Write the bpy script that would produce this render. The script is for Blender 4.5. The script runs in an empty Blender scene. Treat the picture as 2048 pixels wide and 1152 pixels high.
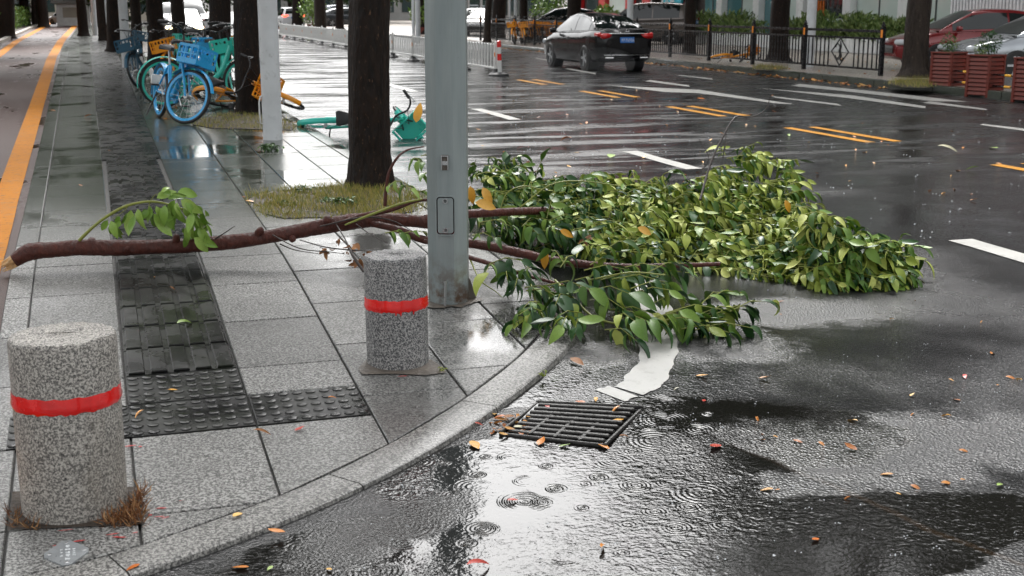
import bpy, math, random
from mathutils import Vector, Matrix
R = math.radians
random.seed(7)
SC = bpy.context.scene
COL = SC.collection

# ------------------------------------------------------------------ camera
F_PX, CX, CY, YH, VX, CAM_H = 2500., 1024., 576., 15., 222., 1.6
PITCH = math.atan((CY - YH) / F_PX)
YAW = math.atan((CX - VX) / math.hypot(F_PX, CY - YH))
cam_d = bpy.data.cameras.new('camera'); cam = bpy.data.objects.new('camera', cam_d); COL.objects.link(cam)
cam.location = (0, 0, CAM_H); cam.rotation_euler = (math.pi/2 - PITCH, 0, -YAW)
cam_d.sensor_width = 36; cam_d.lens = F_PX/2048*36
cam_d.clip_start = .05; cam_d.clip_end = 2000
cam_d.dof.use_dof = True; cam_d.dof.focus_distance = 6.6; cam_d.dof.aperture_fstop = 7
SC.camera = cam
# ------------------------------------------------------------------ sky and sun (overcast, raining)
SUN_EL, SUN_AZ = 51, 14
w = bpy.data.worlds.new('World'); SC.world = w; w.use_nodes = True
nt = w.node_tree; nt.nodes.clear()
out = nt.nodes.new('ShaderNodeOutputWorld'); bg = nt.nodes.new('ShaderNodeBackground')
sky = nt.nodes.new('ShaderNodeTexSky'); sky.sky_type = 'NISHITA'; sky.sun_disc = False
sky.sun_elevation = R(SUN_EL); sky.sun_rotation = R(SUN_AZ); sky.air_density = 1.2; sky.dust_density = 5; sky.ozone_density = 1
hs = nt.nodes.new('ShaderNodeHueSaturation'); hs.inputs['Saturation'].default_value = .1
nt.links.new(sky.outputs[0], hs.inputs['Color']); nt.links.new(hs.outputs[0], bg.inputs[0]); nt.links.new(bg.outputs[0], out.inputs[0])
bg.inputs[1].default_value = .15
sd = bpy.data.lights.new('sun', 'SUN'); sun = bpy.data.objects.new('sun', sd); COL.objects.link(sun)
sd.energy = .7; sd.angle = R(25); sd.color = (1, .98, .95)
sun.rotation_euler = (R(90 - SUN_EL), 0, R(180 - SUN_AZ)); sun.location = (0, 0, 30)
SC.view_settings.view_transform = 'Standard'; SC.view_settings.look = 'None'
SC.view_settings.gamma = 1; SC.view_settings.use_curve_mapping = False
SC.view_settings.exposure = 1.58
SC.render.engine = 'CYCLES'
SC.cycles.use_denoising = True; SC.cycles.max_bounces = 8; SC.cycles.sample_clamp_indirect = 6

# ------------------------------------------------------------------ the lie of the land
def soft(d, w=1.0):
    return 0. if d <= -w else (d if d >= w else (d + w)**2/(4*w))
def road_z(x, y): return -.015*min(9, soft(7.3 - y)) + .042*math.exp(-((x - 2.0)**2 + (y - 5.45)**2)/1.9)
def pave_z(x, y):
    d = soft(7.3 - y)
    return max(-.015*d + .02, .15 - .056*d)
FW = Vector((math.sin(YAW)*math.cos(PITCH), math.cos(YAW)*math.cos(PITCH), -math.sin(PITCH)))
RT = Vector((math.cos(YAW), -math.sin(YAW), 0))
UP = Vector((math.sin(YAW)*math.sin(PITCH), math.cos(YAW)*math.sin(PITCH), math.cos(PITCH)))
def ray(px, py): return FW + RT*((px - CX)/F_PX) - UP*((py - CY)/F_PX)
def ground(px, py, fn=road_z, dz=0.):
    d = ray(px, py); z = 0.
    for _ in range(40):
        t = (z + dz - CAM_H)/d.z; z = fn(t*d.x, t*d.y)
    return Vector((t*d.x, t*d.y, z + dz))
def onroad(px, py, dz=0.): return ground(px, py, road_z, dz)
def onpave(px, py, dz=0.): return ground(px, py, pave_z, dz)
def at(px, py, Y):
    d = ray(px, py); t = Y/d.y
    return Vector((t*d.x, Y, CAM_H + t*d.z))
def atx(px, py, X):
    d = ray(px, py); t = X/d.x
    return Vector((X, t*d.y, CAM_H + t*d.z))
def project(p):
    q = Vector(p) - Vector((0, 0, CAM_H)); a = q.dot(FW)
    return CX + F_PX*q.dot(RT)/a, CY - F_PX*q.dot(UP)/a, a
def fan(u, y):
    e = y - 5 if y < 50 else 45 + .45*(min(y, 140) - 50)
    return u - .019*(.9 - u)*e if u < .9 else u

# ------------------------------------------------------------------ mesh and object helpers
class MB:
    def __init__(s): s.v = []; s.f = []; s.m = []
    def add(s, vs, fs, mi=0):
        n = len(s.v); s.v += [tuple(v) for v in vs]; s.f += [tuple(i + n for i in f) for f in fs]; s.m += [mi]*len(fs); return s
    def box(s, c, size, rot=None, mi=0):
        hx, hy, hz = size[0]/2, size[1]/2, size[2]/2; c = Vector(c)
        vs = [Vector((x, y, z)) for z in (-hz, hz) for y in (-hy, hy) for x in (-hx, hx)]
        if rot is not None: vs = [rot @ v for v in vs]
        return s.add([c + v for v in vs], [(0,2,3,1),(4,5,7,6),(0,1,5,4),(1,3,7,5),(3,2,6,7),(2,0,4,6)], mi)
    def cbox(s, c, size, b=.01, mi=0, rot=None):       # box with chamfered edges
        hx, hy, hz = size[0]/2, size[1]/2, size[2]/2; b = min(b, hx*.6, hy*.6, hz*.6); c = Vector(c); vs = []
        for z, k in ((-hz, b), (-hz + b, 0), (hz - b, 0), (hz, b)):
            for x, y in ((-hx+k+b*(k==0)*0, -hy+k), (hx-k, -hy+k), (hx-k, hy-k), (-hx+k, hy-k)): vs.append(Vector((x, y, z)))
        fs = [(3,2,1,0), (12,13,14,15)]
        for l in range(3):
            for i in range(4): fs.append((l*4+i, l*4+(i+1)%4, l*4+4+(i+1)%4, l*4+4+i))
        if rot is not None: vs = [rot @ v for v in vs]
        return s.add([c + v for v in vs], fs, mi)
    def tube(s, pts, rad, n=8, caps=True, mi=0, wob=0.):
        pts = [Vector(p) for p in pts]; k = len(pts)
        if not hasattr(rad, '__len__'): rad = [rad]*k
        vs, fs = [], []; nrm = None
        for i in range(k):
            t = (pts[min(i+1, k-1)] - pts[max(i-1, 0)]).normalized()
            if nrm is None:
                a = Vector((0, 0, 1)) if abs(t.z) < .9 else Vector((1, 0, 0)); nrm = t.cross(a).normalized()
            else:
                nrm = nrm - t*nrm.dot(t)
                nrm = nrm.normalized() if nrm.length > 1e-6 else t.orthogonal().normalized()
            b = t.cross(nrm)
            for j in range(n):
                a = 2*math.pi*j/n; r = rad[i]*(1 + (random.uniform(-wob, wob) if wob else 0))
                vs.append(pts[i] + nrm*(r*math.cos(a)) + b*(r*math.sin(a)))
        for i in range(k - 1):
            for j in range(n): fs.append((i*n+j, i*n+(j+1)%n, (i+1)*n+(j+1)%n, (i+1)*n+j))
        if caps: fs.append(tuple(range(n-1, -1, -1))); fs.append(tuple((k-1)*n + j for j in range(n)))
        return s.add(vs, fs, mi)
    def lathe(s, prof, n=24, M=None, mi=0, closed=False):   # profile (r, z) round z
        vs, fs = [], []; k = len(prof)
        for r, z in prof:
            for j in range(n):
                a = 2*math.pi*j/n; vs.append(Vector((r*math.cos(a), r*math.sin(a), z)))
        for i in range(k if closed else k - 1):
            i2 = (i + 1) % k
            for j in range(n): fs.append((i*n+j, i*n+(j+1)%n, i2*n+(j+1)%n, i2*n+j))
        if not closed:
            if prof[0][0] > 1e-5: fs.append(tuple(range(n-1, -1, -1)))
            if prof[-1][0] > 1e-5: fs.append(tuple((k-1)*n + j for j in range(n)))
        if M is not None: vs = [M @ v for v in vs]
        return s.add(vs, fs, mi)
    def prism(s, poly, z0, z1, mi=0, M=None):           # poly of (x, y), z may be callables
        n = len(poly); fz0 = z0 if callable(z0) else (lambda x, y: z0); fz1 = z1 if callable(z1) else (lambda x, y: z1)
        vs = [Vector((x, y, fz0(x, y))) for x, y in poly] + [Vector((x, y, fz1(x, y))) for x, y in poly]
        if M is not None: vs = [M @ v for v in vs]
        fs = [tuple(range(n-1, -1, -1)), tuple(range(n, 2*n))] + [(i, (i+1)%n, n+(i+1)%n, n+i) for i in range(n)]
        return s.add(vs, fs, mi)
    def grid(s, fn, us, vs_, mi=0):
        nu, nv = len(us), len(vs_)
        return s.add([fn(u, v) for v in vs_ for u in us],
                     [(j*nu+i, j*nu+i+1, (j+1)*nu+i+1, (j+1)*nu+i) for j in range(nv-1) for i in range(nu-1)], mi)
    def merge(s, verts, faces, M, mi=0): return s.add([M @ Vector(v) for v in verts], faces, mi)
    def mesh(s, name, mats, smooth=None, off=None):
        me = bpy.data.meshes.new(name)
        vs = s.v if off is None else [(v[0]-off[0], v[1]-off[1], v[2]-off[2]) for v in s.v]
        me.from_pydata(vs, [], s.f)
        for m in (mats if isinstance(mats, (list, tuple)) else [mats]): me.materials.append(m)
        if any(s.m): me.polygons.foreach_set('material_index', s.m)
        if smooth is not None:
            me.polygons.foreach_set('use_smooth', [True]*len(me.polygons))
            if smooth < 180: me.set_sharp_from_angle(angle=R(smooth))
        me.update(); return me
    def build(s, name, mats, parent=None, smooth=None, world=True):
        """world=True: vertices are world coordinates; they are stored relative to the parent chain."""
        off = origin(parent) if (parent is not None and world) else None
        return link(name, s.mesh(name, mats, smooth, off), parent)
def origin(o):
    v = Vector((0, 0, 0))
    while o is not None: v += Vector(o.location); o = o.parent
    return v
def link(name, me, parent=None, M=None):
    o = bpy.data.objects.new(name, me); COL.objects.link(o); o.parent = parent
    if M is not None: o.matrix_basis = M
    return o
def tag(o, label=None, cat=None, group=None, kind=None):
    if label: o['label'] = label
    if cat: o['category'] = cat
    if group: o['group'] = group
    if kind: o['kind'] = kind
    return o
def thing(name, loc, label, cat, group=None, rot=(0, 0, 0)):
    o = bpy.data.objects.new(name, None); COL.objects.link(o); o.location = loc; o.rotation_euler = rot
    o.empty_display_size = .2
    return tag(o, label, cat, group)
def cat_rom(pts, n=8):
    pts = [Vector(p) for p in pts]; P = [pts[0]*2 - pts[1]] + pts + [pts[-1]*2 - pts[-2]]; o = []
    for i in range(1, len(P) - 2):
        for k in range(n):
            t = k/n; a, b, c, d = P[i-1], P[i], P[i+1], P[i+2]
            o.append(.5*((2*b) + (c - a)*t + (2*a - 5*b + 4*c - d)*t*t + (3*b - a - 3*c + d)*t**3))
    return o + [pts[-1]]
def clip_convex(poly, line):            # keep the part of poly on the left of every directed segment
    for a, b in zip(line[:-1], line[1:]):
        ex, ey = b[0]-a[0], b[1]-a[1]; outp = []
        side = lambda p: ex*(p[1]-a[1]) - ey*(p[0]-a[0])
        for i in range(len(poly)):
            p, q = poly[i], poly[(i+1) % len(poly)]; sp, sq = side(p), side(q)
            if sp >= 0: outp.append(p)
            if (sp >= 0) != (sq >= 0):
                t = sp/(sp - sq); outp.append((p[0]+(q[0]-p[0])*t, p[1]+(q[1]-p[1])*t))
        poly = outp
        if len(poly) < 3: return []
    return poly
def inset(poly, d):
    n = len(poly); A = sum(poly[i][0]*poly[(i+1)%n][1]-poly[(i+1)%n][0]*poly[i][1] for i in range(n))/2
    if A < 0: poly = poly[::-1]
    # drop near-duplicate points
    q = []
    for p in poly:
        if not q or math.hypot(p[0]-q[-1][0], p[1]-q[-1][1]) > 1e-3: q.append(p)
    if len(q) > 2 and math.hypot(q[0][0]-q[-1][0], q[0][1]-q[-1][1]) < 1e-3: q.pop()
    n = len(q); line = []
    if n < 3: return []
    res = q
    for i in range(n):
        a, b = q[i], q[(i+1)%n]; ex, ey = b[0]-a[0], b[1]-a[1]; L = math.hypot(ex, ey); nx, ny = -ey/L*d, ex/L*d
        res = clip_convex(res, [(a[0]+nx, a[1]+ny), (b[0]+nx, b[1]+ny)])
        if not res: return []
    return res

# ------------------------------------------------------------------ materials
class NT:
    def __init__(s, name):
        s.mat = bpy.data.materials.new(name); s.mat.use_nodes = True; s.t = s.mat.node_tree
        s.b = s.t.nodes['Principled BSDF']
    def n(s, typ, **kw):
        x = s.t.nodes.new(typ)
        for k, v in kw.items(): setattr(x, k, v)
        return x
    def l(s, a, b): s.t.links.new(a, b)
    def val(s, sock, v):
        if hasattr(v, 'links') or isinstance(v, bpy.types.NodeSocket): s.l(v, sock)
        else: sock.default_value = v
    def coord(s, kind='Object'): return s.n('ShaderNodeTexCoord').outputs[kind]
    def noise(s, vec, scale, detail=3, rough=.55, dist=0.):
        x = s.n('ShaderNodeTexNoise'); x.inputs['Scale'].default_value = scale; x.inputs['Detail'].default_value = detail
        x.inputs['Roughness'].default_value = rough; x.inputs['Distortion'].default_value = dist
        s.l(vec, x.inputs['Vector']); return x.outputs['Fac']
    def voro(s, vec, scale, out='Distance', feat='F1'):
        x = s.n('ShaderNodeTexVoronoi'); x.feature = feat; x.inputs['Scale'].default_value = scale; s.l(vec, x.inputs['Vector']); return x.outputs[out]
    def ramp(s, fac, stops, interp='LINEAR'):
        x = s.n('ShaderNodeValToRGB'); x.color_ramp.interpolation = interp; e = x.color_ramp.elements
        while len(e) < len(stops): e.new(.5)
        for el, (p, c) in zip(e, stops): el.position = p; el.color = (*c, 1) if len(c) == 3 else c
        s.l(fac, x.inputs[0]); return x.outputs[0]
    def rng(s, x, a, b, c=0., d=1., smooth=False):
        m = s.n('ShaderNodeMapRange'); m.interpolation_type = 'SMOOTHSTEP' if smooth else 'LINEAR'
        for i, v in enumerate((x, a, b, c, d)): s.val(m.inputs[i], v)
        return m.outputs[0]
    def math(s, op, a, b=0., c=0.):
        m = s.n('ShaderNodeMath', operation=op)
        for i, v in enumerate((a, b, c)): s.val(m.inputs[i], v)
        return m.outputs[0]
    def mix(s, f, a, b, blend='MIX'):
        m = s.n('ShaderNodeMix', data_type='RGBA', blend_type=blend)
        s.val(m.inputs['Factor'], f)
        for k, v in (('A', a), ('B', b)):
            sock = [i for i in m.inputs if i.name == k and i.type == 'RGBA'][0]
            s.val(sock, (*v, 1) if isinstance(v, tuple) and len(v) == 3 else v)
        return [o for o in m.outputs if o.type == 'RGBA'][0]
    def mapping(s, vec, scale=(1, 1, 1), loc=(0, 0, 0), rot=(0, 0, 0)):
        m = s.n('ShaderNodeMapping'); m.inputs['Scale'].default_value = scale; m.inputs['Location'].default_value = loc; m.inputs['Rotation'].default_value = rot
        s.l(vec, m.inputs['Vector']); return m.outputs[0]
    def bump(s, h, strength=.3, dist=.01, normal=None):
        b = s.n('ShaderNodeBump'); s.val(b.inputs['Strength'], strength); b.inputs['Distance'].default_value = dist
        s.l(h, b.inputs['Height'])
        if normal is not None: s.l(normal, b.inputs['Normal'])
        return b.outputs[0]
    def set(s, **kw):
        for k, v in kw.items():
            sock = s.b.inputs[k.replace('_', ' ')]
            if isinstance(v, tuple) and len(v) == 3 and sock.type == 'RGBA': v = (*v, 1)
            s.val(sock, v)
        return s.mat
def paint(name, col, rough=.4, metal=0., var=.18, scale=6., bump=0., bscale=60., coat=0., spec=.5, dirt=0., dirtcol=(.05, .04, .03)):
    k = NT(name); co = k.coord()
    lo = tuple(c*(1 - var) for c in col); hi = tuple(min(1, c*(1 + var*.6)) for c in col)
    c = k.ramp(k.noise(co, scale, 5, .6), [(.3, lo), (.7, hi)])
    if dirt: c = k.mix(k.rng(k.noise(co, scale*2.3, 6, .7), .62 - dirt*.3, .75, 0, .85), c, dirtcol)
    k.set(Base_Color=c, Metallic=metal, Specular_IOR_Level=spec, Coat_Weight=coat, Coat_Roughness=.06,
          Roughness=k.rng(k.noise(co, scale*1.7, 3), .3, .7, max(.02, rough - .1), min(1, rough + .12)))
    if bump: k.set(Normal=k.bump(k.noise(co, bscale, 4, .6), bump, .01))
    return k.mat
def plain(name, col, rough=.4, metal=0., **kw):
    k = NT(name); k.set(Base_Color=col, Roughness=rough, Metallic=metal, **kw); return k.mat

def ellipse_mask(k, pos, ells, wob=None, soft_=0.):
    """union of soft ellipses (cx, cy, rx, ry, angle) on the ground, edges disturbed by noise"""
    tot = None
    for cx, cy, rx, ry, a in ells:
        m = k.mapping(pos, (1, 1, 0), (0, 0, 0)); 
        v = k.n('ShaderNodeVectorMath', operation='SUBTRACT'); k.l(m, v.inputs[0]); v.inputs[1].default_value = (cx, cy, 0)
        r = k.mapping(v.outputs[0], (1, 1, 1), (0, 0, 0), (0, 0, -a))
        q = k.n('ShaderNodeVectorMath', operation='DIVIDE'); k.l(r, q.inputs[0]); q.inputs[1].default_value = (rx, ry, 1)
        ln = k.n('ShaderNodeVectorMath', operation='LENGTH'); k.l(q.outputs[0], ln.inputs[0]); d = ln.outputs['Value']
        if wob is not None: d = k.math('ADD', d, wob)
        f = k.rng(d, 1.06 + soft_, .86 - soft_, 0, 1, True)
        tot = f if tot is None else k.math('MAXIMUM', tot, f)
    return tot
def ring_ripples(k, pos, scale, freq, thresh):
    """rain rings: waves running out from the feature points of a cell texture"""
    vn = k.n('ShaderNodeTexVoronoi'); vn.voronoi_dimensions = '2D'; vn.inputs['Scale'].default_value = scale; vn.inputs['Randomness'].default_value = 1
    k.l(pos, vn.inputs['Vector']); d = vn.outputs['Distance']
    sx = k.n('ShaderNodeSeparateColor'); k.l(vn.outputs['Color'], sx.inputs[0])
    wave = k.math('SINE', k.math('MULTIPLY', d, freq))
    rad = k.rng(sx.outputs[1], 0, 1, .12, .42)                    # how far this drop's rings have spread
    env = k.math('MULTIPLY', k.rng(d, rad, k.math('MULTIPLY', rad, .55), 0, 1, True), k.rng(sx.outputs[0], thresh, thresh + .05))
    return k.math('MULTIPLY', wave, env)

def make_asphalt():
    k = NT('wet_asphalt'); pos = k.coord()
    big = k.noise(pos, .55, 4, .6); mid = k.noise(pos, 2.2, 5, .65)
    fine = k.noise(pos, 70, 4, .75); grit = k.voro(pos, 85)
    streak = k.noise(k.mapping(pos, (.32, 1.5, 1)), 1.15, 5, .6, .4)
    wob = k.rng(mid, .2, .8, -.32, .32)
    pud = ellipse_mask(k, pos, PUDDLES, wob)
    patch = ellipse_mask(k, pos, PATCHES, k.rng(k.noise(pos, 3.1, 6, .75), .2, .8, -.6, .6), .38)          # worn, better drained asphalt
    sep = k.n('ShaderNodeSeparateXYZ'); k.l(pos, sep.inputs[0]); far = k.rng(sep.outputs[1], 8.5, 13, 0, 1, True)
    # an old repair seam crossing the junction: water stands on the near side of it
    d = k.math('ADD', k.math('ADD', k.math('MULTIPLY', sep.outputs[0], SEAM[0]), k.math('MULTIPLY', sep.outputs[1], SEAM[1])), SEAM[2])
    d = k.math('ADD', d, k.rng(k.noise(pos, 3.0, 3), .2, .8, -.03, .03))
    beyond = k.rng(d, -.01, .012)
    seam = k.math('MULTIPLY', k.rng(k.math('ABSOLUTE', d), .022, .008), k.rng(sep.outputs[0], 2.1, 2.4))
    patch = k.math('MULTIPLY', patch, k.math('MAXIMUM', beyond, k.rng(sep.outputs[0], 2.2, 2.0)))
    right = k.rng(sep.outputs[0], 9.5, 12.5, 0, 1, True)
    film = k.rng(streak, .38, .62, .12, 1, True)
    near = k.rng(big, .32, .64, .18, .9, True)
    wet = k.math('ADD', k.math('MULTIPLY', film, far), k.math('MULTIPLY', near, k.math('SUBTRACT', 1, far)))
    wet = k.math('MULTIPLY', wet, k.math('SUBTRACT', 1, k.math('MULTIPLY', right, .6)))
    wet = k.math('MULTIPLY', wet, k.math('SUBTRACT', 1, k.math('MULTIPLY', patch, .85)))
    wet = k.math('MAXIMUM', wet, pud)
    col = k.mix(k.rng(fine, .35, .75), (.007, .007, .0075), (.034, .034, .035))
    col = k.mix(k.rng(mid, .3, .7, .0, .45), col, (.010, .010, .0098))
    col = k.mix(k.math('MULTIPLY', patch, .75), col, k.mix(k.rng(fine, .38, .66), (.012, .012, .012), (.085, .085, .086)))
    col = k.mix(k.math('MULTIPLY', pud, .75), col, (.006, .0052, .004))
    col = k.mix(seam, col, (.02, .013, .008))
    rough = k.math('ADD', k.rng(wet, 0, 1, .34, .045), k.math('MULTIPLY', k.rng(mid, .35, .65, -.05, .09), k.math('SUBTRACT', 1, wet)))
    gb = k.math('ADD', k.math('MULTIPLY', fine, .6), k.math('MULTIPLY', grit, .8))
    n1 = k.bump(gb, k.math('ADD', k.rng(wet, 0, 1, .6, .03), k.math('MULTIPLY', patch, .35)), .007)
    chop = k.math('ADD', k.noise(k.mapping(pos, (1, 1.3, 1)), 30, 2, .5, .4), k.math('MULTIPLY', k.noise(k.mapping(pos, (1, 1.2, 1), (2, 5, 1)), 62, 2, .5, .3), .45))
    rings = k.math('ADD', ring_ripples(k, pos, 3.4, 105, .05), k.math('MULTIPLY', ring_ripples(k, k.mapping(pos, (1, 1, 1), (3.3, 1.7, 0)), 5.6, 74, .1), .8))
    rings = k.math('ADD', rings, k.math('MULTIPLY', ring_ripples(k, k.mapping(pos, (1, 1, 1), (7.1, 4.9, 0)), 2.4, 120, .2), .7))
    calm = k.rng(k.noise(pos, 1.3, 2), .38, .62, .35, 2.0, True)
    core = ellipse_mask(k, pos, [PUDDLES[0], PUDDLES[4], PUDDLES[5], PUDDLES[1]], wob)
    wh = k.math('ADD', k.math('MULTIPLY', rings, k.math('MULTIPLY', core, k.rng(k.noise(pos, 6.5, 2), .38, .66, .0, .7, True))), k.math('MULTIPLY', chop, calm))
    wh = k.math('ADD', wh, k.math('MULTIPLY', streak, k.math('MULTIPLY', far, 2.2)))
    n2 = k.bump(wh, k.math('MULTIPLY', wet, .5), .0024, n1)
    return k.set(Base_Color=col, Roughness=rough, Normal=n2, Specular_IOR_Level=.5)
def granite(name, c1, c2, c3, grain=120, rough=.45, wet=0., stain=None, objvar=0., bump=.12, mottle=.25):
    k = NT(name); pos = k.coord(); wpos = pos
    if objvar or wet:
        wpos = k.n('ShaderNodeNewGeometry').outputs['Position']
    n1 = k.noise(wpos, grain, 3, .75); n2 = k.noise(k.mapping(wpos, (1, 1, 1), (5.2, 1.3, 4.4)), grain*.8, 4, .75); big = k.noise(wpos, 2.1, 4, .6)
    c = k.mix(k.rng(n1, .45, .56), c1, c2); c = k.mix(k.rng(n2, .56, .63), c, c3)
    c = k.mix(k.rng(big, .35, .7, 0, mottle), c, tuple(x*.55 for x in c1))
    if objvar:
        rnd = k.n('ShaderNodeObjectInfo').outputs['Random']
        c = k.mix(k.rng(rnd, 0, 1, 0, objvar), c, tuple(x*.5 for x in c1))
    if stain: c = k.mix(k.rng(k.noise(k.mapping(wpos, (1, 1, .3)), 4.5, 5, .65), .56, .72, 0, .55), c, stain)
    if wet:
        film = k.rng(k.noise(k.mapping(wpos, (1, .8, 1), (2.1, .4, 0)), 1.15, 4, .6, .3), .44, .6, 0, 1, True)
        sep = k.n('ShaderNodeSeparateXYZ'); k.l(wpos, sep.inputs[0])
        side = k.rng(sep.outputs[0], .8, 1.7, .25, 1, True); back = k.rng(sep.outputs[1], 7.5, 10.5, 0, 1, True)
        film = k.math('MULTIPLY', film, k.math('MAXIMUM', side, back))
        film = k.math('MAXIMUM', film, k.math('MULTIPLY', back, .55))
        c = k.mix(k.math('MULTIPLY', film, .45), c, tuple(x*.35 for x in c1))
        c = k.mix(k.math('MULTIPLY', back, .85), c, (.028, .036, .024))  # dark green tree reflection painted into the colour of the rear paving
        r = k.rng(film, 0, 1, rough, .07)
        nb = k.bump(k.math('ADD', n1, k.math('MULTIPLY', k.noise(wpos, 14, 3), .5)), k.rng(film, 0, 1, bump, .02), .004)
        k.set(Base_Color=c, Roughness=r, Normal=nb, Specular_IOR_Level=k.rng(film, 0, .6, .25, .55))
    else:
        k.set(Base_Color=c, Roughness=k.rng(n2, .3, .7, rough - .1, rough + .1), Normal=k.bump(n1, bump, .004))
    return k.mat
def bark(name, c1, c2, c3, zs=.22, scale=16, strength=.9, spec=.15):
    k = NT(name); pos = k.coord(); st = k.mapping(pos, (1, 1, zs))
    n = k.noise(st, scale, 6, .7, .6); v = k.voro(k.mapping(pos, (1, 1, .3)), scale*1.6)
    fl = k.rng(k.noise(k.mapping(pos, (1, 1, .5), (3, 1, 2)), scale*2.1, 4, .7), .62, .7)
    c = k.mix(k.rng(n, .35, .7), c1, c2); c = k.mix(k.math('MULTIPLY', fl, .6), c, c3)
    return k.set(Base_Color=c, Roughness=k.rng(n, .3, .7, .35, .7), Specular_IOR_Level=spec, Normal=k.bump(k.math('ADD', n, k.math('MULTIPLY', v, .5)), strength, .02))
def leafmat(name, lo, mid, hi, rough=.32, trans=.12, island=True):
    k = NT(name)
    r = k.n('ShaderNodeNewGeometry').outputs['Random Per Island'] if island else k.n('ShaderNodeObjectInfo').outputs['Random']
    pos = k.coord()
    c = k.ramp(r, [(0, lo), (.5, mid), (1, hi)])
    c = k.mix(k.rng(k.noise(pos, 22, 3), .4, .75, 0, .35), c, tuple(x*.6 for x in lo))
    return k.set(Base_Color=c, Roughness=rough, Transmission_Weight=0., Subsurface_Weight=0., Specular_IOR_Level=.32)

def water_xy(px, py): p = onroad(px, py); return p.x, p.y
PUDDLES = []
for px, py, rx, ry, a in [(1150, 1010, .80, .52, .35), (700, 1120, .55, .30, .3), (1450, 870, .75, .42, -.1), (1080, 765, .36, .2, .7),
                          (1250, 850, .55, .33, .2), (930, 950, .42, .26, .6), (1450, 1090, .9, .3, .1), (1750, 1080, .8, .3, .1)]:
    x, y = water_xy(px, py); PUDDLES.append((x, y, rx, ry, a))

PATCHES = []
for px, py, rx, ry_, a in [(1770, 890, .85, .30, -.15), (1430, 680, .36, .34, .2), (1180, 715, .35, .14, .5), (760, 1060, .38, .13, .45), (1590, 625, .5, .3, 0.)]:
    x, y = water_xy(px, py); PATCHES.append((x, y, rx, ry_, a))
(ax_, ay_), (bx_, by_) = water_xy(1270, 800), water_xy(2048, 1135)
_l = math.hypot(bx_ - ax_, by_ - ay_); SEAM = (-(by_ - ay_)/_l, (bx_ - ax_)/_l, ((by_ - ay_)*ax_ - (bx_ - ax_)*ay_)/_l)     # signed distance, positive beyond
MAT = {}
MAT['asphalt'] = make_asphalt()
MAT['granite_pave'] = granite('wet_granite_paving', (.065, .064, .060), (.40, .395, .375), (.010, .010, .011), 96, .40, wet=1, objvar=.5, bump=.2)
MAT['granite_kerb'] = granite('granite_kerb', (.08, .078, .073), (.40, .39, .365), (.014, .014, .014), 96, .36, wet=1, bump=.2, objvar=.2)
MAT['granite_a'] = granite('bollard_granite_warm', (.11, .103, .094), (.50, .47, .42), (.010, .010, .012), 140, .55, stain=(.2, .17, .13), bump=.25)
MAT['granite_b'] = granite('bollard_granite_grey', (.06, .062, .066), (.40, .39, .375), (.006, .007, .010), 135, .5, stain=(.09, .095, .1), bump=.25)
MAT['mortar'] = paint('dark_joint', (.03, .029, .026), .7, var=.4, scale=20)
MAT['tactile'] = None
k = NT('black_tactile_tile'); pos = k.n('ShaderNodeNewGeometry').outputs['Position']
c = k.mix(k.rng(k.noise(pos, 3.5, 4), .4, .7), (.0055, .0055, .0055), (.013, .015, .010))
c = k.mix(k.rng(k.noise(pos, 26, 5, .7), .64, .75, 0, .4), c, (.07, .065, .055))
MAT['tactile'] = k.set(Base_Color=c, Specular_IOR_Level=.28, Roughness=k.rng(k.noise(pos, 5, 3), .3, .7, .16, .4), Normal=k.bump(k.noise(pos, 60, 3), .05, .003))
MAT['lane'] = None
k = NT('red_brown_cycle_asphalt'); pos = k.coord()
c = k.mix(k.rng(k.noise(pos, 110, 3, .7), .35, .7), (.026, .010, .007), (.07, .03, .022))
fl = k.rng(k.noise(k.mapping(pos, (1, .35, 1)), 1.6, 4, .6), .52, .66, 0, 1, True)
MAT['lane'] = k.set(Base_Color=c, Roughness=k.rng(fl, 0, 1, .5, .14), Normal=k.bump(k.noise(pos, 110, 3, .7), k.rng(fl, 0, 1, .35, .02), .006), Specular_IOR_Level=.25)
def worn_paint(name, col, rough=.32, wear=.6, spec=.3):
    k = NT(name); pos = k.n('ShaderNodeNewGeometry').outputs['Position']
    n = k.noise(pos, 26, 6, .75); b = k.noise(pos, 3, 3)
    c = k.mix(k.rng(b, .35, .7, 0, .3), col, tuple(x*.6 for x in col))
    c = k.mix(k.rng(n, wear, wear + .1, 0, .85), c, (.045, .043, .04)); c = k.mix(k.rng(k.noise(pos, 9, 5, .7), .54, .68, 0, .4), c, (.16, .15, .13))
    return k.set(Base_Color=c, Roughness=rough, Normal=k.bump(n, .25, .004), Specular_IOR_Level=spec)
MAT['line_white'] = worn_paint('worn_white_line', (.45, .445, .42), wear=.6)
MAT['line_yellow'] = worn_paint('worn_yellow_line', (.58, .26, .03), wear=.66)
MAT['stripe_orange'] = worn_paint('orange_stripe', (.46, .165, .003), rough=.65, wear=.56, spec=.12)
MAT['soil'] = paint('dark_soil', (.045, .032, .022), .75, var=.5, scale=18, bump=.8, bscale=50)
MAT['dirt'] = paint('grey_mud', (.12, .10, .08), .5, var=.4, scale=16, bump=.5, bscale=60)

# ------------------------------------------------------------------ ground: road, pavement, cycle lane, far pavement
def sheet(name, xs, ys, zf, mat, parent=None):
    m = MB(); m.grid(lambda u, v: (u, v, zf(u, v)), xs, ys); return m.build(name, mat, parent)
ys_near = [-60, -15, -5, 0] + [1 + .3*i for i in range(30)] + [10.5, 12, 15, 20, 30, 45, 70, 110, 200, 500]
road = tag(sheet('road', [-400, -60, -20, -8, -3, -1] + [-.5 + .3*i for i in range(20)] + [6.5, 8, 14, 20, 40, 100, 400], ys_near, road_z, MAT['asphalt']), kind='structure')

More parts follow.
